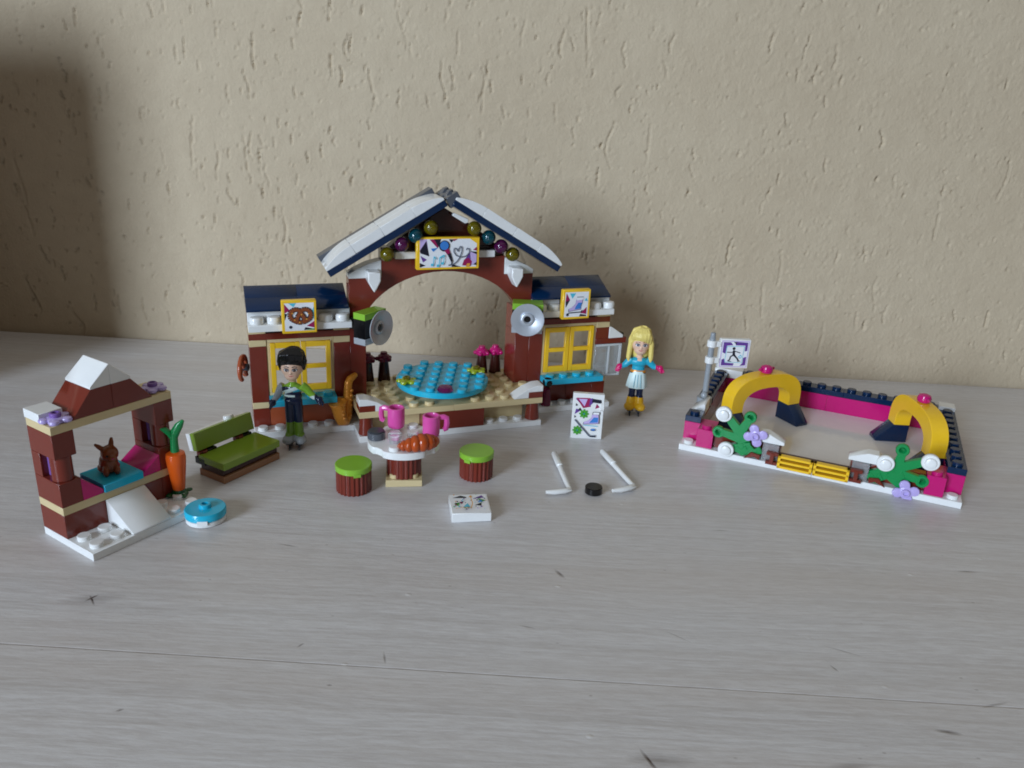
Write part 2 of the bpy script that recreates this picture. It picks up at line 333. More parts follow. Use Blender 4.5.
# ------------------------------------------------------------------ the big toy chalet with its stage
loc,rot=on_stud_grid((-12.667,36.428,.3631))
H=thing('toy_chalet','large toy brick ice rink chalet with arched music stage, navy sheds and snowy gable roof','toy building',loc,rot)
t=MB()
for x0 in (0,18):
    t.box(x0,x0+6,-1,2,0,1,'white'); t.studs([x0+i+.5 for i in range(6)],[-.5],1,'white')
t.box(6,18,-3,-1,0,1,'white'); t.box(6,18,-1,3,0,1,'white')
t.studs([8.5,9.5,14.5,15.5,16.5],[-2.5],1,'white'); t.build('base_plate',H)
def shed(x0, side):
    t=MB(); a,bx=(x0,x0+1),(x0+5,x0+6)
    ends=[a,bx]
    for k,(p,q) in enumerate(ends):
        inner = (side=='R' and k==0) or (side=='L' and k==1)
        clear = side=='R' and k==1
        t.box(p,q,0,2,1,4,'brown'); t.box(p,q,0,2,4,5,'tan')
        if not clear:
            t.box(p,q,0,2,5,14,'brown')
        else:
            t.box(p,q,0,1,11,12,'brown'); t.box(p,q,0,1,12,14,'brown')
        t.box(p,q,0,2,14,15,'tan')
        t.box(p,q,-.02,1,16,17,'tan')
    t.box(x0+1,x0+3,.02,1,1,5,'rust' if side=='L' else 'brown'); t.box(x0+3,x0+5,.02,1,1,5,'rust' if side=='L' else 'brown')
    t.box(x0,x0+3,0,2,15,16,'brown'); t.box(x0+3,x0+6,0,2,15,16,'brown')
    t.box(x0+1,x0+5,.35,1.2,16,17,'dkbrown')
    t.box(x0,x0+6,.3,2,17,19.8,'brown'); t.build('shed_wall',H)
    t=MB(); xe=x0+(6 if side=='L' else 5.72); t.box(x0,xe,-1,.3,17,18,'white'); [ t.lathe([(.32,0),(.335,.03),(.33,.22),(.28,.31),(.12,.34)],'white',t.T(x0+i+.5,-.48,18),18) for i in (0,1,4,5)]
    t.box(x0,x0+2,-.15,.3,18,19.6,'white'); t.box(x0+4,xe,-.15,.3,18,19.6,'white'); t.build('snowy_ledge',H)
    t=MB()
    for xa,xb in ((x0-.04,x0+3),(x0+3,x0+5.9 if side=='L' else x0+5.62)):
        t.prism([(-.5,19.7),(-.5,20.0),(.6,21.2),(.6,19.7)],'x',xa,xb,'navy',.01); t.prism([(.61,19.7),(.61,21.21),(1.7,22.4),(1.8,22.3),(1.8,19.7)],'x',xa,xb,'navy',.01)
    t.build('shed_roof',H)
    # window: tan frame with a pair of yellow shutters of two openings each
    t=MB(); X0=x0+1
    t.box(X0,X0+4,.05,.95,14.55,15,'tan'); t.box(X0,X0+4,.05,.95,6,6.4,'tan'); t.box(X0,X0+.18,.05,.95,6.4,14.55,'tan'); t.box(X0+3.82,X0+4,.05,.95,6.4,14.55,'tan')
    wn=t.build('window',H)
    for s0 in (X0+.2,X0+2.02):
        t=MB(); e=s0+1.78
        t.box(s0,s0+.3,-.06,.2,6.5,14.45,'yellow'); t.box(e-.3,e,-.06,.2,6.5,14.45,'yellow')
        for z0,z1 in ((6.5,7.5),(10.1,10.8),(13.6,14.45)): t.box(s0+.3,e-.3,-.04,.18,z0,z1,'yellow',gap=.001)
        t.build('shutter',wn)
    t=MB(); t.box(X0,X0+4+(.35 if side=='R' else 0),-1,1,5,6,'teal'); t.studs([X0+i+.5 for i in range(4)],[-.5],6,'teal'); t.build('window_sill',H)
    # sign tile clipped to the ledge
    t=MB(); s0=x0+1.88-(.22 if side=='R' else 0); t.box(s0,s0+2,-1.4,-1.0,16.85,21.85,'yellow',.03); sg=t.build('sign',H)
    p=Print((s0*S,-1.4*S+.002,16.85*P),(1.6,0,0),(0,0,1.6),(0,-1,0)); p.poly('paper',[(.08,.08),(.92,.08),(.92,.92),(.08,.92)])
    if side=='L':
        p.poly('ink_red',[(.08,.9),(.08,.62),(.24,.70)]); p.poly('ink',[(.08,.62),(.08,.40),(.16,.60)]); p.poly('ink_aqua',[(.2,.92),(.42,.92),(.34,.80)])
        p.poly('ink_aqua',[(.92,.80),(.92,.40),(.84,.6)]); p.poly('ink_red',[(.70,.22),(.92,.36),(.92,.16)]); p.poly('ink',[(.62,.10),(.66,.18),(.92,.12),(.92,.09)]); p.poly('ink_green',[(.66,.10),(.92,.14),(.92,.09)]); p.disc('ink',(.24,.20),.045)
        for wd,mt in ((.15,'ink'),(.105,'ink_brown')):
            p.line(mt, arcpts((.40,.56),.17,30,250,12)+[(.46,.34),(.56,.34)], wd); p.line(mt, arcpts((.66,.56),.17,150,-70,12)+[(.58,.34)], wd)
            p.line(mt,[(.55,.66),(.44,.50),(.40,.36)],wd); p.line(mt,[(.51,.66),(.62,.50),(.66,.36)],wd)
        for q in ((.30,.62),(.36,.42),(.5,.34),(.7,.44),(.76,.6),(.56,.58)): p.disc('ink_orange',q,.022)
    else:
        p.poly('ink_red',[(.12,.90),(.26,.66),(.10,.60)]); p.poly('ink',[(.26,.66),(.10,.60),(.12,.40)]); p.poly('ink_aqua',[(.24,.88),(.46,.88),(.34,.70)])
        p.poly('ink_red',[(.66,.20),(.88,.40),(.88,.16)]); p.poly('ink',[(.62,.09),(.66,.17),(.88,.13),(.88,.09)]); p.disc('ink',(.2,.16),.05); p.poly('ink_aqua',[(.78,.62),(.84,.72),(.9,.6)])
        bt=[(.50,.74),(.72,.74),(.70,.56),(.66,.44),(.66,.34),(.24,.28),(.24,.36),(.36,.42),(.46,.52)]
        p.poly('ink',[(x+(x-.5)*.08,y+(y-.5)*.08) for x,y in bt]); p.poly('ink_lilac',bt); p.poly('ink_blue',[(.56,.56),(.70,.56),(.66,.44),(.66,.36),(.44,.33),(.48,.44)])
        p.poly('paper',[(.48,.74),(.74,.74),(.74,.66),(.50,.64)]); p.line('ink',[(.22,.22),(.68,.24),(.72,.30)],.035)
    p.build('printed_picture',sg)
shed(0,'L'); shed(18,'R')
# clear display panel and little snow slope on the right end
t=MB(); t.box(23,25.1,-.06,.1,5,11,'clear'); t.box(23.05,25.05,-.09,-.055,10.6,10.95,'frosted'); t.box(23.05,25.05,-.09,-.055,5.05,5.4,'frosted'); t.box(24.85,25.05,-.09,-.055,5.4,10.6,'frosted'); t.box(24.0,24.15,-.09,-.055,5.4,10.6,'frosted'); t.box(23,25.1,.1,.9,5,5.3,'frosted'); t.box(23,25.1,.1,.9,10.7,11,'frosted'); t.box(24.95,25.1,.1,.9,5.3,10.7,'frosted'); t.box(24.1,24.22,.1,.5,5.3,10.7,'frosted'); t.build('clear_panel',H)
t=MB(); t.box(23,25.4,-.02,1,11,12,'brown'); t.stud(25.1,.5,12,'black'); t.build('side_shelf',H)
t=MB(); t.prism([(24,12),(25.1,12),(25.1,12.5),(24.2,14),(24,14)],'y',-.05,.95,'white'); t.build('snow_slope',H)
t=MB(); t.cyl(19.3,-.55,1,4,.36,'plum',.26); t.ball((19.3*S,-.7*S,5.3*P),.3,'black'); t.build('lantern',H)
# stage
t=MB(); t.box(7,10,-2,-1,1,4,'tan'); t.box(14,17,-2,-1,1,4,'tan'); t.box(10,14,-3,-2,1,4,'brown'); t.box(6,18,1,3,1,4,'brown'); t.build('stage_skirt',H)
for x in (6.5,17.5):
    t=MB(); t.cyl(x,-2.5,1,4,.49,'brown',.38); t.build('corner_cone',H)
t=MB(); t.box(6,12,-3,0,4,5,'tan'); t.box(12,18,-3,0,4,5,'tan'); t.box(6,18,0,3,4,5,'tan')
for i in range(12):
    for j in range(6):
        x,y=6.5+i,-2.5+j
        if (i in(0,1,10,11) and j<2) or math.hypot(x-12,y)<2.7 or (i in(0,11) and 3<=j<=4): continue
        t.stud(x,y,5,'tan')
t.build('stage_floor',H)
for s_ in (-1,1):
    t=MB(); f=lambda x: 12+s_*x
    t.box(*sorted((f(5),f(6))),-3,-2,5,6,'brown'); t.build('trim_plate',H)
    t=MB(); pr=[(4,5.02),(5.02,5.02),(5.02,6.02),(6,6.02),(6,7.1),(5.5,7.05),(4.9,6.5),(4.3,5.6)]
    t.prism([(f(x),z) for x,z in pr],'y',-3,-2,'white'); t.build('snow_bank',H)
D=MB(); D.cyl(12,0,5.1,5.9,2.0,'white',seg=40); D.lathe([(2.2,0),(2.4,.03),(2.42,.29),(2.39,.32)],'teal',D.T(12,0,5.95),48)
ca,sa=math.cos(R(-21)),math.sin(R(-21))
for i in range(6):
    for j in range(6):
        x,y=i-2.5,j-2.5; X_,Y_=x*ca-y*sa,x*sa+y*ca
        if math.hypot(x,y)<2.95 and min(math.hypot(X_-a,Y_-b) for a,b in ((-2.5,-.5),(2.5,.5),(-.5,-2.45)))>.62: D.stud(12+X_,Y_,6.95,'teal')
dk=D.build('turntable',H)
def flower(x,y,z,mat,top,parent,name='flower',tilt=None,up='z',size=1,n=5):
    t=MB(); m=t.T(x,y,z)
    if up=='-y': m=m@Matrix.Rotation(R(90),4,'X')
    m=m@Matrix.Scale(size,4)
    t.lathe([(.2,0),(.26,.03),(.26,.13),(.2,.16)],mat,m,14)
    for k in range(n):
        a=k*2*math.pi/n+.3; pr_=.20 if n==4 else .15; q=m@Matrix.Translation((.29*math.cos(a),.29*math.sin(a),.09)); t.lathe([(.03,-.075),(pr_-.02,-.05),(pr_,0),(pr_-.02,.05),(.03,.075)],mat,q,10)
    t.lathe([(.15,.14),(.15,.26),(.13,.28),(.09,.28),(.085,.2),(.01,.2)],top,m,14)
    return t.build(name,parent)
flower(9.5,-.5,6.95,'glass_lime','glass_yellow',dk,size=1.25); flower(14.5,.5,6.95,'glass_lime','glass_yellow',dk,size=1.25)
t=MB(); t.lathe([(.38,0),(.42,.08),(.34,.24),(.12,.32)],'glass_pink',t.T(11.5,-2.5,7.0),14); t.build('jewel',dk)
for x,s_ in ((7.5,'plum'),(8.6,'plum'),(15.5,'magenta'),(16.5,'magenta')):  # left pair is magenta darkened to plum for the shadow there
    t=MB(); t.cyl(x,2.45,5,8.4,.44,'dkbrown',.3); bs=t.build('flower_post',H)
    u=MB(); m=u.T(x,2.45,8.3); u.lathe([(.22,0),(.34,.06),(.37,.2),(.3,.36),(.2,.42),(.18,.54),(.06,.56)],s_,m,14)
    for q in range(5): u.ball((x*S+.36*math.cos(q*1.257+.4),2.45*S+.36*math.sin(q*1.257+.4),8.3*P+.16),(.13,.13,.12),s_,10)
    u.build('flower',bs)
# columns, arch, gable
for x in (6,17):
    t=MB()
    t.box(x,x+1,0,2,5,14,'brown'); t.box(x,x+1,0,2,14,18,'brown')
    t.build('column',H)
t=MB(); arc=[]
for k in range(25):
    a=math.pi*k/24; ex=17-5+5*math.cos(a)*1.0; ez=18+6.75*(.35*math.sin(a)+.65*((math.sqrt(4.8**2-(4*math.cos(a))**2)-2.65)/2.15))
    arc.append((ex,ez))
pts=[(6,18)]+[(7,18)]+arc[::-1][1:-1]+[(17,18),(18,18),(18,24),(16,24),(16,27),(8,27),(8,24),(6,24)]
t.prism(pts,'y',0,1,'brown',.014); t.build('arch',H)
t=MB()
t.box(8,16,.15,1,27,28.6,'dkbrown'); t.prism([(8.5,28.6),(15.5,28.6),(14.6,30.4),(13.3,32.6),(12,34.5),(10.7,32.6),(9.4,30.4)],'y',.15,1,'dkbrown'); t.build('gable_wall',H)  # gable brown darkened to stand for the shade under the roof
for a,b in ((8.8,10.2),(13.9,15.2)): t=MB(); t.box(a,b,-.35,.15,27,28.1,'white'); t.build('snow_strip',H)
t=MB(); t.prism([(12.3,33.6),(13.1,32.4),(13.3,32.5),(13.3,33.1),(12.4,34.0)],'y',-.55,-.25,'white'); t.build('white_clip',H)
for s_ in (-1,1):
    f=lambda x: 12+s_*x
    t=MB(); t.prism([(f(4),24),(f(6),24),(f(6),24.7),(f(5.6),25.3),(f(4.8),26.2),(f(4),26.7)],'y',-.02,.98,'white')
    t.build('snow_cap',H)
    t=MB(); xa,xb=sorted((f(4.2),f(4.98)))
    xm=(xa+xb)/2
    t.prism([(xm,22.2),(xb-.2,23.0),(xb,24.0),(xb,25.4),(xa,25.4),(xa,24.0),(xa+.2,23.0)],'y',-.95,.0,'white',.05); t.build('icicle',H)
# roof: two slabs hinged at the ridge
for s_ in (-1,1):
    f=lambda x: 12+s_*x
    ang=math.atan2(10.3*P,7.0*S); 
    e=Vector((12*S+s_*7.1*S,0,25.0*P))              # lower edge, underside
    ux=Vector((-s_*math.cos(ang),0,math.sin(ang))); uy=Vector((0,1,0)); un=Vector((s_*math.sin(ang),0,math.cos(ang)))
    mt=Matrix(((ux.x,uy.x,un.x,e.x),(ux.y,uy.y,un.y,e.y),(ux.z,uy.z,un.z,e.z),(0,0,0,1)))
    Lr=6.68; mt=mt@Matrix.Translation((-.22 if s_>0 else -.09,0,0)); Lr-=0 if s_>0 else .13
    t=MB((1,1,1)); t.M=mt; t.box(0,Lr,-.8,1.75,0,.32,'navy'); rp=t.build('roof_panel',H)
    t=MB((1,1,1)); t.M=mt; 
    def bow(a0,a1,c,d0,d1,rev):
        pr=[(a0,.33),(a1,.33)]
        for k in range(9):
            u=k/8; x=a1+(a0-a1)*u; v=(x-a0)/(a1-a0)
            v=1-v if rev else v
            pr.append((x,.33+.12+(.36)*math.sin(v*math.pi/2)**.8 if c else .81))
        t.prism(pr,'y',d0,d1,'white',.012)
    for d0,d1 in ((-.8,0.0),(.0,.8)):
        bow(0,1.6,1,d0,d1,0); t.box(1.6,3.2,d0,d1,.33,.81,'white',.015,.008); t.box(3.2,4.8,d0,d1,.33,.81,'white',.015) if 0 else t.box(3.2,Lr-1.6,d0,d1,.33,.81,'white',.015); bow(Lr-1.6,Lr,1,d0,d1,1)
    t.build('snow_cover',rp)
    t=MB((1,1,1)); t.M=mt; ga=(1.5,.74) if s_<0 else (1.3,.5); t.box(0,3.2,.81,ga[0],.325,ga[1],'dkgrey'); t.box(3.2,Lr,.81,ga[0],.325,ga[1],'dkgrey'); t.build('grey_slab',rp)
t=MB((1,1,1)); rx=12.3*S
for k in range(5): 
    t.M=Matrix.Translation((rx,-.5+k*.42,36.0*P)) @ Matrix.Rotation(R(31 if k%2 else -31),4,'Y'); t.box(-.34,.34,-.2,.2,-.25,.3,'dkgrey')
t.build('ridge_hinge',H)
for (x,z,mk) in [(8.25,27.9,'glass_yellow'),(9.15,29.4,'glass_pink'),(10.0,30.65,'glass_teal'),(10.95,31.85,'glass_yellow'),(13.7,31.65,'glass_yellow'),(14.65,30.25,'glass_teal'),(15.5,28.8,'glass_pink'),(16.3,27.5,'glass_yellow')]:
    t=MB(); t.lathe([(.22,0),(.25,.05),(.25,.35),(.2,.4)],'black',t.T(x,-.1,z)@Matrix.Rotation(R(90),4,'X'),12); lb=t.build('fairy_light',H)
    t=MB(); t.ball((x*S,-.58*S,z*P),.36,mk,20); t.lathe([(.14,.30),(.15,.40),(.1,.42)],mk,t.T(x,-.62,z)@Matrix.Rotation(R(90),4,'X'),12); t.build('bulb',lb)
t=MB(); t.box(9.97,13.97,-.95,-.55,25.55,30.5,'yellow',.03); t.box(11,13,-.55,0,26.4,27.4,'dkbrown'); sg=t.build('stage_sign',H)
p=Print((9.97*S,-.95*S+.002,25.55*P),(3.2,0,0),(0,0,4.95*P),(0,-1,0)); p.poly('paper',[(.05,.07),(.95,.07),(.95,.80),(.84,.95),(.05,.95)])
p.poly('ink_lilac',[(.05,.95),(.16,.95),(.19,.45),(.05,.55)]); p.poly('ink',[(.05,.60),(.15,.90),(.20,.42),(.06,.52)]); p.poly('ink_red',[(.20,.94),(.36,.95),(.33,.66)]); p.poly('ink',[(.27,.95),(.38,.95),(.34,.70)])
p.poly('ink_blue',[(.22,.66),(.33,.68),(.26,.56)]); p.poly('ink_violet',[(.06,.44),(.16,.32),(.10,.24)]); p.poly('ink',[(.05,.22),(.14,.14),(.05,.08)]); p.poly('ink',[(.50,.94),(.58,.94),(.54,.84)]); p.poly('ink_red',[(.56,.94),(.64,.95),(.58,.88)])
p.poly('ink_violet',[(.76,.30),(.84,.52),(.86,.2)]); p.poly('ink_lilac',[(.84,.55),(.95,.5),(.95,.2),(.88,.12)]); p.poly('ink_red',[(.72,.12),(.75,.30),(.82,.36),(.88,.24),(.86,.10)]); p.poly('ink',[(.84,.56),(.95,.54),(.95,.46)]); p.poly('ink_red',[(.89,.60),(.95,.70),(.95,.58)])
p.poly('ink_orange',[(.78,.08),(.80,.18),(.85,.18),(.84,.08)]); p.poly('ink',[(.55,.08),(.56,.16),(.70,.08)]); p.poly('ink',[(.90,.14),(.95,.22),(.95,.12)])
p.disc('ink',(.43,.74),.085); p.disc('ink_blue',(.43,.75),.068); p.poly('ink_red',[(.43,.60),(.50,.66),(.53,.50),(.48,.46)]); p.poly('ink',[(.48,.48),(.53,.52),(.57,.26),(.54,.24)]); p.line('ink',[(.555,.27),(.55,.16),(.50,.13)],.018)
p.line('ink_grey',[(.50,.14),(.58,.16),(.64,.26),(.68,.38),(.71,.56),(.71,.70),(.68,.72),(.66,.64),(.65,.56),(.62,.66),(.585,.66),(.58,.56),(.62,.44),(.70,.38),(.78,.42),(.83,.52),(.83,.64),(.79,.66),(.78,.60)],.016)
for x0,y0 in ((.24,.16),(.33,.13),(.40,.20)): p.disc('ink_aqua',(x0,y0),.022); p.line('ink_aqua',[(x0+.018,y0),(x0+.03,y0+.26)],.014)
p.line('ink_aqua',[(.27,.42),(.30,.34)],.016); p.line('ink_aqua',[(.36,.38),(.43,.46)],.022)
p.build('printed_picture',sg)
# loudspeakers on the columns
for (x,y,a) in ((6.93,-1.12,40),(17.42,-.9,-20)):
    t=MB(); t.M=Matrix.Translation((x*S,y*S,0))@Matrix.Rotation(R(a),4,'Z')
    hb=.62 if a<0 else .28; t.box(-1,1,-.62,hb,15.9,18.8,'black'); t.box(-.35,.35,hb-.1,1.2,16.5,18.3,'black'); sk=t.build('loudspeaker',H)
    for z0,z1,mt,nm in ((18.8,19.8,'lime','lid'),(14.9,15.9,'silver','foot')):
        u=MB(); u.M=t.M; u.box(-1,1,-.62,hb,z0,z1,mt); u.build(nm,sk)
    u=MB(); u.M=t.M
    m=u.T(0,-.62,17.45)@Matrix.Rotation(R(90),4,'X')
    u.lathe([(.2,0),(.34,.06),(.76,.26),(.86,.33),(.86,.37),(.83,.37),(.42,.20),(.34,.18),(.33,.27),(.28,.29),(.21,.29),(.19,.2),(.03,.2)],'silver',m,32)
    u.lathe([(.17,.205),(.16,.225),(.02,.23)],'black',m,16); u.build('cone',sk)

# ------------------------------------------------------------------ skating rink
loc,rot=on_stud_grid((8.575,37.1345,-.3997))
K=thing('toy_skating_rink','low toy brick skating rink with pink and navy walls and two yellow arches','toy rink',loc,rot)
t=MB(); t.box(0,8,0,1,0,1,'white'); t.box(8,16,0,1,0,1,'white'); t.box(0,1,1,12,0,1,'white'); t.box(15,16,1,12,0,1,'white'); t.box(1,15,11,12,0,1,'white')
t.stud(.5,.45,1,'white'); t.stud(15.5,.45,1,'white'); t.build('base_plate',K)
t=MB(); t.box(1,15,1,11,.1,1,'ice',.01); t.build('ice',K)
t=MB(); t.box(1,8,11,12,1,4,'magenta'); t.box(8,15,11,12,1,4,'magenta'); t.box(15,16,1,6,1,4,'magenta'); t.box(15,16,6,12,1,4,'magenta'); t.build('pink_wall',K)
t=MB(); t.box(0,1,2,7,1,4,'brown'); t.box(0,1,7,12,1,4,'brown'); t.build('brown_wall',K)
for a,b in ((2,6),(10,14)): t=MB(); t.box(a,b,.55,1.1,1,3.6,'brown'); t.box(a,b,1.1,2,1,2,'brown'); t.build('brown_wall',K)
for s_ in (0,1):
    f=lambda a,b: (a,b) if s_==0 else (16-b,16-a)
    t=MB(); t.box(*f(1,2),.12,1,1,4,'magenta'); t.box(*f(0,2),1,2,1,4,'magenta',gap=.008); t.stud(1.5 if s_==0 else 14.5,.5,4,'magenta'); t.build('corner_brick',K)
t=MB(); t.box(2,9,11,12,4,5,'navy'); t.box(9,15,11,12,4,5,'navy'); t.studs([2.5+i for i in range(13)],[11.5],5,'navy')
t.box(15,16,1,11,4,5,'navy'); t.studs([15.5],[1.5+i for i in range(10)],5,'navy'); t.box(0,1,1,2.3,4,5,'navy'); t.stud(.5,1.5,5,'navy'); t.box(0,1,5,11,4,5,'navy'); t.studs([.5],[5.5+i for i in range(6)],5,'navy'); t.build('navy_rail',K)
for a,b in ((0,2),(15,16)): t=MB(); t.box(a,b,11,12,4.02,5.6,'white'); t.build('snow_corner',K)
t=MB(); t.prism([(0,4.02),(.95,4.02),(.95,6.0),(.8,6.0),(0,4.4)],'y',2.35,4.0,'white'); t.build('snow_slope',K)
# post with skater sign
t=MB(); t.cyl(.5,4.5,4.02,5.4,.5,'grey'); t.cyl(.5,4.5,5.4,15.8,.2,'grey'); t.cyl(.5,4.5,15.7,16.6,.17,'grey'); t.ball((.5*S,4.25*S,5.9*P),.2,'grey'); po=t.build('sign_post',K)
t=MB(); t.M=t.T(.5,4.5,0)@Matrix.Rotation(R(27),4,'Z'); t.box(.5,2.53,-.2,.2,10.7,15.7,'white',.03)
for z in (11.4,14.2): t.cyl(0,0,z,z+1.1,.32,'white'); t.box(.2,.7,-.2,.15,z+.1,z+1,'white')
sg=t.build('skater_sign',po)
p=Print((.5*S,-.2*S+.002,10.7*P),(2.03*S,0,0),(0,0,1.6),(0,-1,0)); p.M=t.M; p.poly('ink_lilac',[(.05,.05),(.95,.05),(.95,.95),(.05,.95)]); p.poly('paper',[(.08,.08),(.92,.08),(.92,.92),(.08,.92)])
for q in ([(.1,.9),(.34,.9),(.42,.80),(.22,.78),(.2,.5),(.1,.55)],[(.5,.92),(.9,.9),(.9,.62),(.82,.6),(.82,.80),(.5,.80)],[(.1,.3),(.1,.1),(.5,.1),(.52,.18),(.22,.2),(.18,.34)],[(.72,.1),(.9,.12),(.9,.42),(.8,.38),(.8,.2)]): p.poly('ink_violet',q)
p.poly('ink',[(.42,.92),(.55,.9),(.50,.84)]); p.poly('ink_aqua',[(.2,.22),(.78,.2),(.8,.78),(.22,.76)]); p.poly('paper',[(.215,.235),(.765,.215),(.785,.765),(.235,.745)])
p.disc('ink',(.46,.69),.05); p.poly('ink',[(.43,.63),(.50,.63),(.52,.48),(.56,.44),(.50,.42),(.43,.46)]); p.line('ink',[(.24,.56),(.40,.56),(.50,.60),(.68,.55)],.028); p.line('ink',[(.46,.46),(.38,.42),(.36,.30),(.30,.26)],.045); p.line('ink',[(.50,.45),(.60,.36),(.66,.26)],.05); p.line('ink',[(.33,.25),(.42,.25)],.02); p.line('ink',[(.62,.25),(.72,.27)],.02)
p.line('ink_aqua',[(.64,.42),(.70,.48),(.74,.42),(.69,.36),(.64,.42)],.02); p.build('printed_picture',sg)
# yellow arches on navy sloping feet
def yellow_arch(a, b):
    a,b=Vector((*a,0)),Vector((*b,0)); d=(b-a).normalized(); n=Vector((-d.y,d.x,0)); n = n if n.y<0 else -n
    mt=Matrix(((d.x,n.x,0,a.x*S),(d.y,n.y,0,a.y*S),(0,0,1,0),(0,0,0,1)))
    t=MB(); t.M=mt; out=[(-.5,4)]; 
    for k in range(0,25):
        v=math.pi*(1-k/24); out.append((2.5+3*math.copysign(abs(math.cos(v))**.72,math.cos(v)), 5.2+4.8*abs(math.sin(v))**.8))
    out+=[(5.5,4),(4.5,4)]
    for k in range(0,17):
        v=math.pi*k/16; out.append((2.5+2*math.copysign(abs(math.cos(v))**.8,math.cos(v)), 5.0+2.75*abs(math.sin(v))**.9))
    out.append((.5,4))
    t.prism(out,'y',-.5,.5,'yellow',.02); A=t.build('yellow_arch',K)
    for x in (0,5):
        u=MB(); u.M=mt; u.prism([(-.5,1.02),(1.5,1.02),(1.5,1.5),(.5,4),(-.5,4)],'x',x-.5,x+.5,'navy'); u.build('sloped_foot',A)
    u=MB(); u.M=mt; u.lathe([(.2,0),(.3,.05),(.34,.2),(.28,.36),(.12,.43)],'magenta',u.T(2.5,0,10),16)
    for q in (-1,1): u.ball((2.5*S+.42*q,0,10*P+.22),(.13,.09,.09),'magenta',10)
    u.build('pink_lamp',A)
yellow_arch((2.39,4.3),(5.6,8.1)); yellow_arch((14.4,3.4),(12.6,8.0))
def plant(spine, branches, rings, dots, fl, leaf):
    t=MB()
    def stroke(p,q,wa,wb,k):
        A,B=Vector((p[0]*S,p[1]*P)),Vector((q[0]*S,q[1]*P)); d=(B-A).normalized(); n=Vector((-d.y,d.x))
        pts=[A+n*wa,A-n*wa,B-n*wb,B+n*wb]; t.prism([(v.x/S,v.y/P) for v in pts],'y',.10-.004*k,.42+.004*k,'green',.02)
    k=0
    for p,q in zip(spine,spine[1:]): stroke(p,q,.32,.27,k); k+=1
    for p,q in branches: stroke(p,q,.23,.17,k); k+=1
    for c in rings+dots: t.lathe([(.10,-.14),(.16,-.16),(.27,-.14),(.30,-.1),(.30,.06),(.27,.1),(.17,.1),(.14,.06),(.10,-.14)],'green',t.T(c[0],.2,c[1])@Matrix.Rotation(R(90),4,'X'),16)
    for c in leaf:
        t.prism([(c[0]-.5,c[1]),(c[0]-.2,c[1]+1.0),(c[0]+.05,c[1]+.5),(c[0]+.3,c[1]+1.2),(c[0]+.55,c[1]+.2),(c[0]+.2,c[1]-.6),(c[0]-.1,c[1]-.2)],'y',.06,.44,'green',.02)
    pl=t.build('leafy_plant',K)
    for c in dots:
        u=MB(); m=u.T(c[0],.04,c[1])@Matrix.Rotation(R(90),4,'X'); u.lathe([(.36,0),(.385,.03),(.385,.17),(.36,.2),(.25,.2),(.24,.32),(.21,.34),(.05,.342)],'white',m,24); u.build('snowball',pl)
    flower(fl[0],.05,fl[1],'lavender','lavender',pl,up='-y',size=1.2,n=4)
plant([(4.15,1.3),(3.9,3.2),(3.4,5.2)],[((3.4,5.0),(2.5,7.4)),((3.6,5.0),(4.02,7.2)),((3.7,3.6),(2.4,4.2)),((3.9,2.4),(2.95,1.8)),((3.9,4),(4.5,4.9))],[(4.02,7.4),(2.28,4.1)],[(2.48,7.4),(2.9,1.75)],(4.5,4.9),[(4.5,2.0),(3.7,1.6)])
plant([(11.2,1.9),(12.2,3.4),(12.5,4.6)],[((12.4,4.2),(12.5,6.5)),((12.5,4.2),(13.9,6.0)),((12.3,3.4),(13.7,2.9)),((12.1,2.8),(13.0,1.1)),((12.2,3.4),(11.8,4.6))],[(12.48,6.9),(13.8,2.8)],[(13.96,6.15),(11.75,4.7)],(13.1,.95),[(11.3,1.7),(12.4,2.6)])
for s_ in (0,1):
    f=(lambda x:x) if s_==0 else (lambda x:16-x)
    t=MB(); t.box(*sorted((f(5),f(5.95))),.05,.54,1,3.9,'clear'); t.build('clear_brick',K)
    t=MB(); t.prism([(f(4.6),3.92),(f(6.2),3.92),(f(6.2),4.4),(f(5.2),5.4),(f(4.6),5.4)],'y',.12,.9,'white'); t.build('snow_slope',K)
    t=MB(); t.prism([(f(4.0),.9),(f(4.6),1.5),(f(4.9),1.1),(f(4.95),1.9),(f(4.4),2.1)],'y',-.12,.08,'brown'); t.build('twig',K)
    t=MB(); xa,xb=sorted((f(5.3),f(5.98)))
    t.box(xa,xb,-.35,-.05,1.0,1.5,'brown'); t.box(xa,xb,-.35,-.05,2.5,3.0,'brown'); t.box(xa+.22,xb-.22,-.42,.1,1.2,2.9,'brown',gap=.004); t.build('gate_clip',K)
t=MB()
for x0 in (6,8.02):
    for z in (1.02,1.82,2.62): t.box(x0,x0+1.98,-.6,-.2,z,z+.38,'yellow')
    t.box(x0,x0+.17,-.6,-.2,1.02,3.0,'yellow',gap=.003); t.box(x0+1.81,x0+1.98,-.6,-.2,1.02,3.0,'yellow',gap=.003)
t.box(6.02,9.98,-.2,.1,1.0,2.95,'dkbrown'); t.build('gate',K)

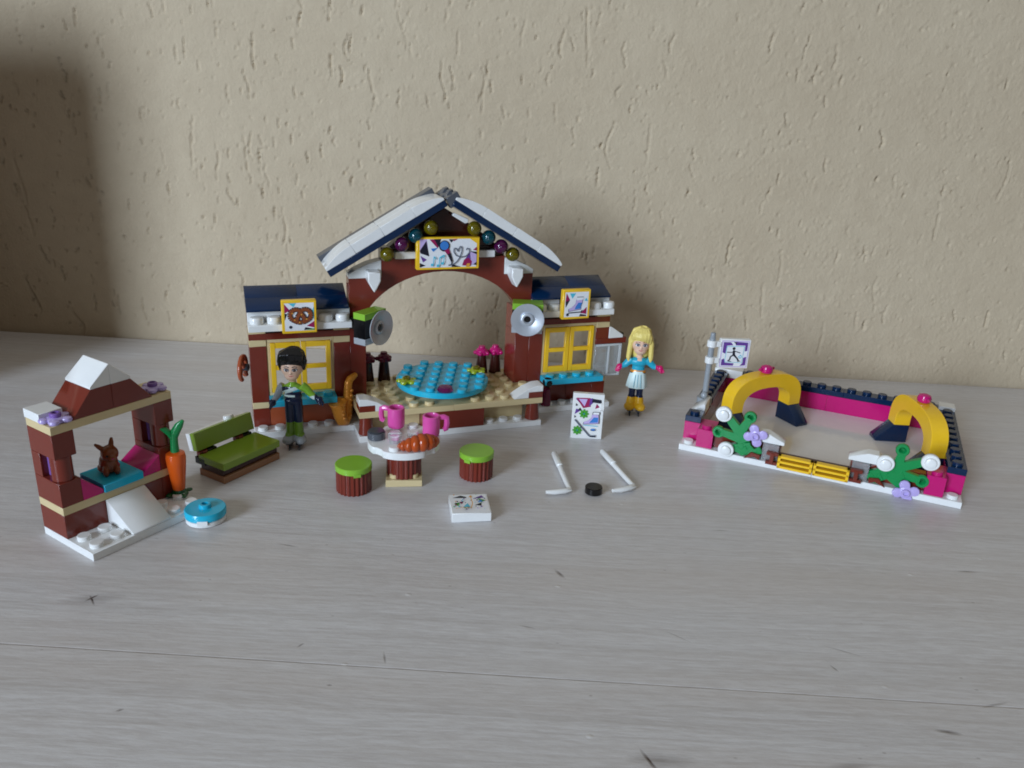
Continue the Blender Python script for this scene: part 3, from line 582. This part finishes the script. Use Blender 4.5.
# ------------------------------------------------------------------ little stall
loc,rot=on_stud_grid((-14.7048,24.6389,1.0121))
T=thing('toy_stall','small brown toy brick market stall with snowy gable and pink slopes','toy stall',loc,rot)
t=MB(); t.box(0,6,0,4,0,1,'white'); t.studs([.5,1.5,4.5,5.5],[.5,1.5],1,'white'); t.build('base_plate',T)
t=MB(); t.box(0,2,2,4,1,4,'brown'); t.box(2,5,2,4,1,4,'brown'); t.box(5,6,2,4,1,4,'brown')
for x in (0,5):
    t.box(x,x+1,2,4,5,8,'brown'); t.box(x,x+1,2,4,11,14,'brown'); t.cyl(x+.5,2.5,8,11,.46,'brown'); t.box(x,x+1,3.3,4,8,11,'brown'); t.box(x+.3,x+.9,2.9,3.35,8,11,'violet')
t.build('stall_wall',T)
t=MB(); t.box(0,6,2,4,4,5,'tan'); t.build('counter',T)
t=MB(); t.box(0,6,2,4,14,15,'tan'); rb=t.build('roof_beam',T)
t=MB(); t.prism([(1,15),(2,18),(3,18),(3,15)],'y',2,4,'brown'); t.prism([(3,15),(3,18),(4,18),(5,15)],'y',2,4,'brown'); t.build('gable',T)
t=MB(); t.prism([(2.0,18),(2.0,18.3),(3,20.5),(3,18)],'y',2,4,'white'); t.prism([(3,18),(3,20.5),(4,18.3),(4,18)],'y',2,4,'white'); t.build('snow_cap',T)
t=MB(); t.box(-.03,1.05,2.75,4.02,15.01,16.1,'white'); t.build('snow_tile',T)
flower(.55,2.45,15,'lavender','violet',T,size=1.3); flower(5.5,2.7,15,'lavender','violet',T,size=1.25)
for q in ([(1,5),(2,5),(2,5.5),(1,7.8)],[(4,5.0),(5,5),(5,7.2),(4,5.5)]): t=MB(); t.prism(q,'y',2,4,'magenta'); t.build('pink_slope',T)
t=MB(); t.box(2,4,1.9,4,5,6,'teal'); t.build('serving_tray',T)
t=MB(); t.prism([(0,1.02),(2,1.02),(2,4.05),(1.9,4.05),(0,1.25)],'x',2,4,'white'); t.build('white_ramp',T)
def at_local(q,x,y,z):
    c,s_=math.cos(q[2]),math.sin(q[2]); return (q[0]+(x*c-y*s_)*S, q[1]+(x*s_+y*c)*S, z*P)
TQ=(-14.7048,24.6389,1.0121); BQ=(-12.667,36.428,.3631)
# carrot planted at the stall's right end
t=MB((1,1,1)); t.lathe([(.2,.22),(.25,.3),(.37,1.4),(.395,1.72),(.36,1.9),(.2,1.96)],'orange',seg=20)
C=thing('toy_carrot','orange toy carrot with green leaves standing at the end of the stall','toy carrot',at_local(TQ,5.72,1.75,1.05),.3)
t.build('root',C)
t=MB((1,1,1)); t.tube([(0,0,1.8),(0,0,2.3),(.02,0,2.75)],[.18,.155,.15],'green'); t.tube([(.0,0,2.55),(.1,-.02,2.85),(.25,-.04,3.1),(.42,-.05,3.32)],[.15,.18,.16,.06],'green',flat=.75); t.tube([(0,0,2.5),(-.14,.02,2.78),(-.3,.03,2.92),(-.5,.04,3.0)],[.15,.17,.15,.05],'green',flat=.75); t.build('leaves',C)
t=MB((1,1,1)); t.lathe([(.3,.0),(.36,.04),(.36,.12),(.3,.16),(.26,.17),(.24,.3),(.2,.31)],'dkgreen',seg=16)
for k in range(4):
    a=k*1.57+.5; t.ball((.4*math.cos(a),.4*math.sin(a),.1),(.16,.13,.07),'dkgreen',10,Matrix.Rotation(a,4,'Z'))
t.build('leaf_foot',C)
# ------------------------------------------------------------------ remeshed bodies
def remesh(mb, name, voxel, color, smooth=4):
    me0=mb.mesh(name); ob=bpy.data.objects.new(name,me0); COL.objects.link(ob)
    md=ob.modifiers.new('r','REMESH'); md.mode='VOXEL'; md.voxel_size=voxel; md.use_smooth_shade=True
    ms=ob.modifiers.new('s','SMOOTH'); ms.factor=.5; ms.iterations=smooth
    dg=bpy.context.evaluated_depsgraph_get(); dg.update(); me=bpy.data.meshes.new_from_object(ob.evaluated_get(dg))
    bpy.data.objects.remove(ob); bpy.data.meshes.remove(me0); me.name=name; me.materials.clear(); keys=[]; idx=[]
    for p in me.polygons:
        k=color(p.center)
        if k not in keys: keys.append(k)
        idx.append(keys.index(k))
    for k in keys: me.materials.append(M[k])
    me.polygons.foreach_set('material_index',idx); me.polygons.foreach_set('use_smooth',[True]*len(idx)); me.update(); return me
def body(name, me, parent):
    o=bpy.data.objects.new(name,me); COL.objects.link(o); o.parent=parent; return o
# rabbit on the tray
t=MB((1,1,1)); t.ball((0,0,.42),(.35,.38,.46),'brown'); t.ball((0,.08,.2),(.42,.42,.22),'brown'); t.ball((.04,-.16,.86),(.33,.36,.33),'brown'); t.ball((.06,-.47,.78),(.17,.15,.15),'brown')
t.tube([(.12,-.1,1.0),(.17,-.06,1.25),(.2,-.04,1.46)],[.09,.1,.05],'brown'); t.tube([(-.12,-.1,1.0),(-.28,-.06,1.16),(-.42,-.02,1.30)],[.09,.1,.05],'brown')
t.ball((.2,-.34,.2),(.12,.16,.22),'brown'); t.ball((-.2,-.34,.2),(.12,.16,.22),'brown'); t.ball((0,.44,.28),.14,'brown')
rb=thing('toy_rabbit','brown toy rabbit with raised ears sitting on the teal tray','toy rabbit',at_local(TQ,2.95,3.0,6.02),.7)
body('body',remesh(t,'rabbit_body',.035,lambda c:'bunny'),rb)
for c in ((.17,-.44,.88),(-.12,-.47,.88)): t=MB((1,1,1)); t.ball(c,.045,'black',8); t.build('eye',rb)
t=MB((1,1,1)); t.ball((.05,-.6,.79),(.05,.03,.035),'ink_red',8); t.build('nose',rb)

def doll(root, kind):
    g = kind=='girl'; t=MB((1,1,1))
    # legs with hips, torso, neck, head, arms: one skin
    for s_ in (-1,1):
        x=.20*s_
        if g: t.tube([(x*1.1,-.02,.42),(x*1.08,-.01,.75),(x*1.03,0,1.1),(x*.95,0,1.75),(x*.8,0,2.3)],[.26,.25,.17,.2,.24],'skin',12)
        else: t.tube([(x*1.1,0,.42),(x*1.05,0,.8),(x*1.02,0,1.35),(x,0,1.8),(x*.85,0,2.42)],[.2,.21,.2,.22,.25],'skin',12)
        t.ball((x*1.35,-.17,.46),(.30,.42,.23),'skin',14,Matrix.Rotation(.3*s_,4,'Z')); t.ball((x*1.15,-.02,.62),(.24,.25,.24),'skin',14)
    t.ball((0,0,2.38),(.43,.27,.25),'skin'); 
    if g: t.ball((0,0,2.62),(.34,.24,.3),'skin'); t.ball((0,-.02,2.95),(.47,.30,.29),'skin'); t.tube([(0,0,2.9),(0,0,3.2),(0,0,3.5)],[.3,.17,.15],'skin')
    else: t.ball((0,0,2.65),(.42,.26,.32),'skin'); t.ball((0,0,3.0),(.46,.28,.3),'skin'); t.tube([(0,0,3.0),(0,0,3.3),(0,0,3.6)],[.32,.18,.16],'skin')
    if g: arms=[(-1,[(-.36,0,3.06),(-.55,0,2.9),(-.72,-.03,2.72),(-.86,-.1,2.66)],(-1.0,-.14,2.62)),(1,[(.36,0,3.06),(.58,0,2.92),(.78,-.03,2.74),(.95,-.1,2.70)],(1.12,-.14,2.68))]
    else: arms=[(-1,[(-.40,0,3.15),(-.58,0,2.95),(-.70,-.02,2.68),(-.84,-.06,2.45)],(-.95,-.1,2.3)),(1,[(.40,0,3.15),(.62,0,2.98),(.82,-.03,2.74),(1.05,-.1,2.55)],(1.22,-.12,2.48))]
    for s_,pts,hd in arms:
        t.tube(pts,[.22,.20,.17,.13],'skin',12); n=len(pts)
        d=(Vector(hd)-Vector(pts[-2])).normalized()
        # cupped hand: palm, curled fingers and a thumb
        t.ball(hd,(.18,.18,.19),'skin',12)
        for k in range(4):
            b=Vector(hd)+Vector((d.x*.06,-.08+k*.055,-.02)); e=b+d*.16+Vector((0,0,-.06)); t.tube([b,(b+e)/2+Vector((0,0,.02)),e,e+Vector((-d.x*.07,0,-.11))],[.06,.056,.052,.044],'skin',6)
        b=Vector(hd)+Vector((0,-.1,-.04)); t.tube([b,b+Vector((d.x*.02,-.09,-.1)),b+Vector((d.x*.1,-.1,-.17))],[.06,.055,.045],'skin',6)
    hz=3.92 if g else 4.0
    t.ball((0,-.02,hz+.08),(.50,.46,.54),'skin',24); t.ball((0,-.12,hz-.28),(.34,.32,.28),'skin',20); t.ball((0,-.455,hz-.1),(.06,.07,.075),'skin',10)
    for s_ in (-1,1): t.ball((.47*s_,.02,hz-.02),(.07,.1,.14),'skin',10)
    def colg(c):
        ax=abs(c.x)
        if c.z<.98: return 'boot_yellow'
        if ax>.88 and c.z<2.95: return 'mitten'
        if c.z>3.20 or (c.z>3.06 and c.y<-.1 and ax<.12): return 'skin'
        if 2.38<c.z<2.52 and ax<.5: return 'gold'
        if c.z>=2.5 or ax>.44: return 'aqua'
        return 'dkblue'
    def colb(c):
        ax=abs(c.x)
        if c.z<.66: return 'grey'
        if c.z<1.34 and ax<.6: return 'boot_green'
        if (c.x<-.80 and c.z<2.48) or (c.x>1.0 and c.z<2.75): return 'dkblue'
        if c.z>3.36: return 'skin'
        if c.x>.46: return 'lime' if c.z-.3*c.x>2.42 or c.y<0 and c.z>2.74 else 'mint'
        if c.x<-.46: return 'grey'
        if c.z<2.5: return 'dkblue'
        if c.z>3.14 or (c.z+c.x*.9>3.28): return 'lime'
        if .0<c.z-c.x*.45-2.92<.2: return 'mint'
        if abs(c.z-2.68)<.045 and c.x<.1: return 'mint'
        return 'dkblue' if c.z<2.9 else 'aqua' if c.x>.05 else 'dkblue'
    body('body',remesh(t,kind+'_body',.032,colg if g else colb),root)
    # face
    f=MB((1,1,1))
    def fy(x,z): 
        v=1-(x/.5)**2-((z-hz-.08)/.54)**2; return -.02-.46*math.sqrt(max(v,.05))
    def patch(mat,c,rx,rz,lift):
        n=14; pts=[(c[0]+rx*math.cos(2*math.pi*i/n), c[1]+rz*math.sin(2*math.pi*i/n)) for i in range(n)]
        f.raw([(x,fy(x,z)-lift,z) for x,z in pts]+[(x,fy(x,z)+.05,z) for x,z in pts],[list(range(n))]+[[i,(i+1)%n,(i+1)%n+n,i+n] for i in range(n)],mat)
    for s_ in (-1,1):
        f=MB((1,1,1)); patch('ink',(.19*s_,hz+.06),.125,.085,.012); patch('paper',(.19*s_,hz+.045),.105,.068,.02); patch('ink_grey' if g else 'dkbrown',(.18*s_,hz+.05),.07,.066,.028); patch('ink',(.18*s_,hz+.05),.032,.036,.034); patch('paper',(.165*s_,hz+.075),.014,.014,.04); f.build('eye',root); f=MB((1,1,1))
        f.tube([(.07*s_,fy(.07,hz+.19)-.012,hz+.19),(.18*s_,fy(.18,hz+.22)-.012,hz+.225),(.3*s_,fy(.3,hz+.19)-.012,hz+.18)],.018,'ink_brown' if g else 'ink',6); f.build('eyebrow',root)
    f=MB((1,1,1)); f.tube([(-.12,fy(.12,hz-.25)-.05,hz-.235),(0,fy(0,hz-.26)-.055,hz-.265),(.12,fy(.12,hz-.25)-.05,hz-.235)],[.014,.03 if g else .022,.014],'lip',6); f.build('mouth',root)
    # hair
    h=MB((1,1,1))
    if g:
        h.ball((0,.10,hz+.28),(.56,.55,.62),'blonde',24); h.ball((0,.28,hz-.2),(.60,.36,.80),'blonde',20)
        for s_ in (-1,1):
            h.tube([(.40*s_,-.2,hz+.42),(.53*s_,-.14,hz+.1),(.56*s_,-.10,hz-.35),(.58*s_,-.10,hz-.75),(.54*s_,-.14,hz-1.02)],[.18,.14,.14,.13,.04],'blonde',12)
        for k in range(15):                       # fringe swept from a parting
            u=k/14; x=-.46+.92*u
            h.tube([(.16+(x-.16)*.3,-.22,hz+.86),(.10+(x-.1)*.72,-.46,hz+.66),(x*.98,-.54+x*x*.7,hz+.52-.12*u),(x*1.08-.04,-.50+x*x*1.0,hz+.40-.24*u-.45*x*x+.03*(k%2))],[.08,.085,.075,.03],'blonde',8)
        for k in range(22):
            a=math.pi*(k/21); px,py=math.cos(a),math.sin(a); w_=.02*(k%2)
            h.tube([(.12*px+.05,.05+.1*py,hz+.92),(.42*px,.08+.42*py,hz+.74),(.585*px+w_*px,.08+.55*py,hz+.2),(.58*px,.1+.54*py,hz-.4),(.55*px,.12+.5*py,hz-.98-.06*(k%3))],[.05,.06,.06,.055,.025],'blonde',8)
        cut=lambda c:'blonde_hair'; kk=.026
    else:
        h.ball((0,.12,hz+.36),(.60,.56,.56),'black',24); h.ball((0,.28,hz+.02),(.55,.36,.46),'black',20); h.ball((.06,-.2,hz+.75),(.54,.40,.28),'black',18); h.ball((-.22,-.22,hz+.66),(.34,.34,.26),'black',18)
        for s_ in (-1,1): h.tube([(.46*s_,-.1,hz+.5),(.52*s_,-.06,hz+.2),(.52*s_,-.02,hz-.05)],[.18,.13,.05],'black',10)
        for k in range(12):
            u=k/11; x=-.5+u; h.tube([(.36-.1*u,.1,hz+.93),(.22+(x-.2)*.45,-.25,hz+1.0-.06*abs(x)),(x*.95+.02,-.50+.2*x*x,hz+.80-.1*abs(x)),(x*1.1-.03,-.52+.75*x*x,hz+.50-.35*x*x+.05*(k%2))],[.10,.12,.11,.04],'black',8)
        for k in range(16):
            a=math.pi*(k/15); px,py=math.cos(a),math.sin(a); h.tube([(.2*px+.1,.1+.2*py,hz+.95),(.52*px,.1+.48*py,hz+.72),(.62*px,.1+.56*py,hz+.3),(.56*px,.12+.5*py,hz-.12-.05*(k%2))],[.07,.085,.08,.03],'black',8)
        cut=lambda c:'black_hair'; kk=.027
    body('hair',remesh(h,kind+'_hair',kk,cut,2),root)
    if g:
        sk=MB((1,1,1)); pr=[(.36,2.46),(.44,2.2),(.50,1.9),(.55,1.55),(.52,1.52),(.3,1.7)]; n=40; vs=[]; fs=[]
        for i in range(n):
            a=2*math.pi*i/n
            for r,z in pr: q=r*(1+.05*math.cos(a*8)*(2.5-z)); vs.append((q*math.cos(a),q*.72*math.sin(a),z))
        for i in range(n):
            for k in range(5): fs.append([i*6+k,((i+1)%n)*6+k,((i+1)%n)*6+k+1,i*6+k+1])
        sk.raw(vs,fs,'mint')
        for x in (-.16,.0,.17): sk.tube([(x*.8,-.33,2.3),(x,-.385,1.95),(x*1.15,-.405,1.6)],.012,'aqua',5)
        sk.build('skirt',root,ang=60)
    for s_ in (-1,1):
        b=MB((1,1,1)); x=.23*s_; b.box(x-.03,x+.03,-.5,.3,.0,.13,'blade',.01); b.box(x-.05,x+.05,-.36,-.2,.1,.3,'gunmetal',.01); b.box(x-.05,x+.05,.08,.22,.1,.3,'gunmetal',.01); b.box(x-.17,x+.17,-.45,.24,.25,.34,'black' if not g else 'dkgrey',.03); b.build('skate',root)
d1=thing('toy_figure','black haired toy doll in navy trousers and lime boots before the left shed','toy figure',(-10.28,35.15,0),.12); doll(d1,'boy')
d2=thing('toy_figure','toy doll with long blonde hair, pale skirt and magenta mittens right of the chalet','toy figure',(6.88,41.75,0),-.08); doll(d2,'girl'); d2.scale=(1.04,1.04,1.035)
# saxophone
sx=thing('toy_saxophone','golden toy saxophone leaning upright beside the left stage corner','saxophone',at_local(BQ,5.42,-.78,1.1),.98)
t=MB((1,1,1)); t.tube([(-.42,0,1.25),(-.36,0,.95),(-.28,0,.55),(-.16,0,.25),(.02,0,.17),(.18,0,.32),(.24,0,.7),(.27,0,1.3),(.3,0,1.85),(.33,0,2.1),(.45,0,2.28),(.66,0,2.36),(.86,0,2.42)],[.42,.36,.33,.31,.28,.25,.24,.22,.20,.20,.19,.17,.13],'gold',14)
t.lathe([(.38,0),(.46,.04),(.45,.07),(.34,.03),(.05,-.1)],'gold',Matrix.Translation((-.42,0,1.24))@Matrix.Rotation(R(-10),4,'Y'),18); t.build('horn',sx)
for c in [(.2+.03*k,-.22,.5+.25*k) for k in range(6)]+[(-.27-.05*k,-.31,.45+.22*k) for k in range(3)]: t=MB((1,1,1)); t.ball(c,(.10,.07,.08),'gold',8); t.build('key',sx)
# pretzel hanging on the shed's left side
pz=thing('toy_pretzel','reddish brown toy pretzel hanging on the outer left side of the chalet','toy pretzel',at_local(BQ,-.42,.5,10.4),BQ[2]+R(90)-.28)
t=MB((1,1,1)); pp=[(.72*math.sin(R(a))*(1 if abs(a)<150 else 1), 0, .62*-math.cos(R(a))) for a in range(-150,151,15)]
t.tube([(x,0,-z*1.05) for x,_,z in pp],[.13]*len(pp),'rust',10); t.tube([(.36,.05,.52),(.12,.09,.1),(-.3,.1,-.5)],.11,'rust'); t.tube([(-.36,-.05,.52),(-.12,-.09,.1),(.3,-.1,-.5)],.11,'rust'); t.build('dough',pz)
t=MB((1,1,1)); t.tube([(0,-.02,.05),(0,-.32,.05)],[.2,.2],'gunmetal',14); t.build('peg',pz); pz.scale=(.88,.88,.88)

# ------------------------------------------------------------------ table, stools and things on them
st=lambda x,y,z=0:(x*S,y*S,z*P)
TB=thing('toy_table','round white toy table on ribbed brown foot between two stools','toy table',st(-5.8,40.45),.14)
t=MB(); t.box(-1,1,-1,1,0,1,'tan'); t.studs([-.5,.5],[-.5,.5],1,'tan'); t.build('base',TB)
def ribbed(t,x,y,z0,z1,r,mat,n=22):
    vs=[]; fs=[]; m=n*4
    for i in range(m):
        a=2*math.pi*i/m; q=(r*S-.012)*(1 if i%4 in(0,1) else .94)
        for z in (z0,z1): vs.append((x*S+q*math.cos(a),y*S+q*math.sin(a),z*P))
    for i in range(m): j=(i+1)%m; fs.append([2*i,2*j,2*j+1,2*i+1])
    fs.append([2*i+1 for i in range(m)]); fs.append([2*i for i in range(m)][::-1]); t.raw(vs,fs,mat)
t=MB(); ribbed(t,0,0,1.02,5.15,.98,'brown'); t.build('pedestal',TB)
t=MB(); n=64; vs=[]
pts=[]
for i in range(n):
    a=2*math.pi*i/n; r=2.0-(.14 if i%16 in (7,8,9) else 0); pts.append((r*math.cos(a),r*math.sin(a)))
t.prism(pts,'z',5.2,6.2,'white',.012)
for q in ((-.5,-1.5),(.5,.5),(-.5,.5),(1.5,.5),(-.5,1.5),(.5,1.5),(1.5,-.5),(-1.5,.5)): t.stud(*q,6.2,'white')
t.stud(-.5,-.5,6.2,'clear'); t.lathe([(.3,0),(.3,.2),(.27,.22)],'clear',t.T(-.5,-.5,6.8),16); t.build('table_top',TB)
SL=[((-8.31,38.95),'left lime topped ribbed brown stool, in front of the green bench'),((-1.8,41.35),'right lime topped ribbed brown stool, beside the white table away from the bench')]
s0=thing('toy_stool',SL[0][1],'toy stool',st(*SL[0][0]),.4,'stools at the round table')
t=MB(); ribbed(t,0,0,.02,3.05,.97,'brown',24); t.build('ribbed_base',s0)
t=MB(); t.lathe([(.76,0),(.79,.03),(.79,.25),(.76,.28),(.06,.282)],'lime',t.T(0,0,3.06),40); t.box(-.2,.2,-1.02,-.9,2.85,3.35,'lime',.01); t.build('seat',s0)
dup(s0,st(*SL[1][0]),-.5,SL[1][1])
def mug(t_label,loc,rot,src=None):
    if src: return dup(src,loc,rot,t_label)
    r=thing('toy_mug',t_label,'toy mug',loc,rot,'pink mugs on the table')
    t=MB((1,1,1)); t.lathe([(.3,0),(.36,.03),(.385,.15),(.385,.92),(.36,.95),(.30,.95),(.28,.9),(.27,.2),(.02,.18)],'pink',seg=28); t.build('cup',r)
    t=MB((1,1,1)); t.tube([(.36,0,.84),(.55,0,.86),(.68,0,.80),(.70,0,.55),(.66,0,.30),(.55,0,.24)],[.12,.13,.13,.13,.13,.11],'pink',8,); t.build('handle',r); return r
m0=mug('pink mug with handle to the left, at the back of the white table',st(-6.4,41.5,6.75),R(170)); mug('pink mug with handle to the right, behind the croissant',st(-4.38,41.1,6.22),R(10),m0)
cr_=thing('toy_croissant','glossy brown toy croissant lying on the right front of the table','toy croissant',st(-4.86,39.3,6.25),.5)
t=MB((1,1,1)); n=9
for k in range(n):
    u=(k-4)/4; a=u*1.35; x,y=.78*math.sin(a),.33-.60*math.cos(a); r=.40*(1-.62*abs(u)**1.5); t.ball((x,y-.1,r*.95+.01),(r*.72,r*1.05,r*.98),'croissant',14,Matrix.Rotation(a*.8,4,'Z'))
t.build('pastry',cr_); cr_.scale=(1.03,1.03,1.04)
tn=thing('toy_tin','dark grey round toy tin on the left edge of the white table','toy tin',st(-7.3,40.3,6.22))
t=MB(); t.cyl(0,0,0,1.0,.49,'dkgrey'); t.build('can',tn)
t=MB(); t.cyl(0,0,1.02,1.2,.44,'gunmetal'); t.build('lid',tn)
# bench
BN=thing('toy_bench','green toy bench with tilted back between the stall and the black haired doll','toy bench',(-12.22,30.95,0),R(60))
t=MB(); t.box(0,4,0,2,0,1,'nougat',.02); t.build('base',BN)
t=MB(); t.box(.05,3.95,.15,1.9,1,2,'dkbrown'); t.box(0,.9,1.5,2.3,1.6,2.6,'black'); t.box(3.1,4,1.5,2.3,1.6,2.6,'black'); t.build('frame',BN)
t=MB(); t.box(0,4,-.05,2,2,3,'lime_shade'); t.build('seat',BN)  # bench lime mixed duller, its shade put into the colour
t=MB(); t.M=t.T(0,2.15,3.1)@Matrix.Rotation(R(-14),4,'X'); t.box(0,4,-.2,.15,.3,2.85,'lime_shade'); bk=t.build('backrest',BN)
u=MB(); u.M=t.M; u.box(-.02,4,.16,.5,.3,2.85,'white'); u.stud(2.8,.3,2.8,'white'); u.build('rear_plate',bk)
for x in (.1,2.6):
    u=MB(); u.cyl(x+.3,2.15,2.6,3.3,.3,'brown'); u.box(x+.1,x+1.1,1.9,2.3,2.9,3.3,'black'); u.build('hinge',BN)
# round dish with lid, booklet, poster, sticks, puck
RD=thing('toy_pot','round teal toy lid on a white plate lying right of the stall','toy pot',(-11.92,28.0,0),.2)
t=MB(); t.lathe([(.70,0),(.77,.03),(.77,.2),(.72,.22)],'white',seg=36); t.box(-.25,.25,-1.0,-.88,.4,1.0,'white',.01); t.build('plate',RD)
t=MB(); t.lathe([(.72,.225),(.79,.25),(.79,.5),(.76,.54),(.2,.545)],'teal',seg=36); t.stud(0,0,1.68,'teal',hollow=True); t.build('lid',RD)
bk=thing('toy_booklet','white square toy tile with colourful map print lying flat in front of the table','toy booklet',(-1.5,29.62,0),R(10))
t=MB((1,1,1)); t.box(-.82,.82,-.82,.82,.0,.42,'white',.025); b0=t.build('tile',bk)
p=Print((-.82,-.82,.422),(1.64,0,0),(0,1.64,0),(0,0,1)); p.poly('paper',[(.04,.04),(.96,.04),(.96,.96),(.04,.96)]); rr=random.Random(4)
p.poly('ink',[(.08,.8),(.3,.92),(.44,.84),(.44,.78)]); p.poly('ink_violet',[(.58,.72),(.84,.9),(.9,.78)]); p.poly('ink',[(.62,.40),(.80,.52),(.78,.36)]); p.poly('ink_aqua',[(.3,.3),(.44,.5),(.50,.28)]); p.poly('ink_green',[(.1,.5),(.24,.56),(.2,.36)]); p.poly('ink_orange',[(.50,.82),(.56,.92),(.6,.8)]); p.poly('ink_green',[(.72,.74),(.92,.62),(.8,.56)]); p.poly('ink_red',[(.24,.56),(.34,.6),(.3,.46)]); p.poly('ink_blue',[(.7,.56),(.8,.66),(.84,.54)])
for k in range(38): p.disc(rr.choice(['ink','ink_red','ink_violet','ink_aqua','ink_green','ink_orange','ink_grey','ink_lilac']),(rr.uniform(.08,.92),rr.uniform(.08,.92)),rr.uniform(.012,.03),8)
p.line('ink_orange',[(.1,.14),(.3,.2),(.5,.16),(.56,.4),(.54,.7)],.02); p.build('printed_picture',b0)
ps=thing('toy_poster','upright white toy poster showing a skate, hockey stick and green stars','toy poster',(3.93,37.83,0),R(-2))
t=MB((1,1,1)); t.M=Matrix.Rotation(R(-4),4,'X'); t.box(-.80,.80,0,.32,.0,2.42,'white',.025); pb=t.build('tile',ps)
u=MB((1,1,1)); u.box(-.6,.6,.34,.95,0,.32,'white'); u.build('stand',ps); u=MB((1,1,1)); u.lathe([(.24,0),(.24,.17),(.2,.19)],'white',Matrix.Translation((.62,.2,1.75))@Matrix.Rotation(R(90),4,'Y'),14); u.build('stud',ps)
p=Print((-.80,-.002,0),(1.6,0,0),(0,0,2.42),(0,-1,0)); p.M=t.M
p.poly('ink_violet',[(.08,.88),(.36,.70),(.40,.90)]); p.poly('ink_red',[(.10,.90),(.34,.68),(.58,.72),(.55,.91)]); p.poly('ink_lilac',[(.18,.88),(.38,.72),(.46,.88)]); p.poly('ink_violet',[(.52,.72),(.66,.82),(.62,.91),(.54,.9)]); p.poly('ink',[(.60,.82),(.92,.80),(.90,.88),(.62,.90)]); p.poly('ink_red',[(.72,.68),(.86,.72),(.76,.79)])
p.poly('ink',[(.1,.78),(.18,.74),(.1,.72)]); p.poly('ink_violet',[(.08,.54),(.12,.66),(.30,.64)]); p.poly('ink',[(.16,.62),(.24,.69),(.3,.64)]); p.poly('ink',[(.08,.52),(.08,.46),(.14,.48)])
for c in ((.38,.56),(.20,.19)):
    for k in range(8):
        a=k*math.pi/4; p.line('ink_green',[c,(c[0]+.155*math.cos(a),c[1]+.155*math.sin(a)*.66)],.05)
    p.disc('ink_green',c,.12); p.disc('ink_aqua',c,.03)
    for k in range(4): p.line('dkgreen',[c,(c[0]+.08*math.cos(k*1.6+.4),c[1]+.08*math.sin(k*1.6+.4)*.66)],.014)
bt=[(.64,.56),(.84,.56),(.86,.46),(.86,.37),(.38,.34),(.40,.39),(.52,.42),(.62,.48)]
p.poly('ink',[(x+(x-.62)*.07,y+(y-.45)*.1) for x,y in bt]); p.poly('ink_lilac',bt); p.poly('ink_blue',[(.70,.50),(.84,.50),(.84,.39),(.56,.37)]); p.poly('ink',[(.64,.56),(.88,.56),(.88,.62),(.66,.62)]); p.poly('paper',[(.66,.565),(.86,.565),(.86,.61),(.68,.61)]); p.line('ink_aqua',[(.38,.315),(.84,.305)],.02)
p.line('ink_grey',[(.10,.43),(.60,.08),(.80,.09)],.045); p.line('ink',[(.62,.07),(.80,.07)],.035); p.disc('ink',(.70,.22),.085,14,.28); p.disc('ink_blue',(.70,.228),.075,14,.26); p.build('printed_picture',pb)
def stick(top,heel,toe,label,src=None):
    top,heel,toe=(Vector((*q,0)) for q in (top,heel,toe)); r=thing('toy_hockey_stick',label,'hockey stick',(heel.x,heel.y,0),0,'hockey sticks on the table')
    a=top-heel; d=a.normalized(); b=toe-heel
    t=MB((1,1,1)); t.tube([Vector((0,0,.17))+d*.12,d*1.2+Vector((0,0,.17)),d*(a.length*.62)+Vector((0,0,.19)),d*(a.length*.63)+Vector((0,0,.22)),d*(a.length-.05)+Vector((0,0,.22)),d*a.length+Vector((0,0,.22))],[.11,.12,.125,.155,.155,.13],'white',12); t.build('shaft',r)
    t=MB((1,1,1)); e=b.normalized(); t.tube([Vector((0,0,.17))+d*.25,Vector((0,0,.17))+d*.02+e*.02,e*.25+Vector((0,0,.17)),e*(b.length*.65)+Vector((0,0,.17))+d*.04,b+d*.16+Vector((0,0,.17))],[.11,.13,.14,.14,.09],'white',10,flat=.85); t.build('blade',r)
stick((2.22,35.4),(2.8,31.75),(1.75,31.3),'white toy hockey stick left of the black puck')
stick((4.6,35.9),(5.72,32.4),(4.75,31.75),'white toy hockey stick right of the black puck')
pk=MB((1,1,1)); pk.lathe([(.36,0),(.39,.03),(.39,.29),(.36,.325),(.05,.326)],'black',seg=32); o=pk.build('toy_puck'); o.location=(3.87,31.95,0); tag(o,'small black round toy puck lying between the two hockey sticks','toy puck')
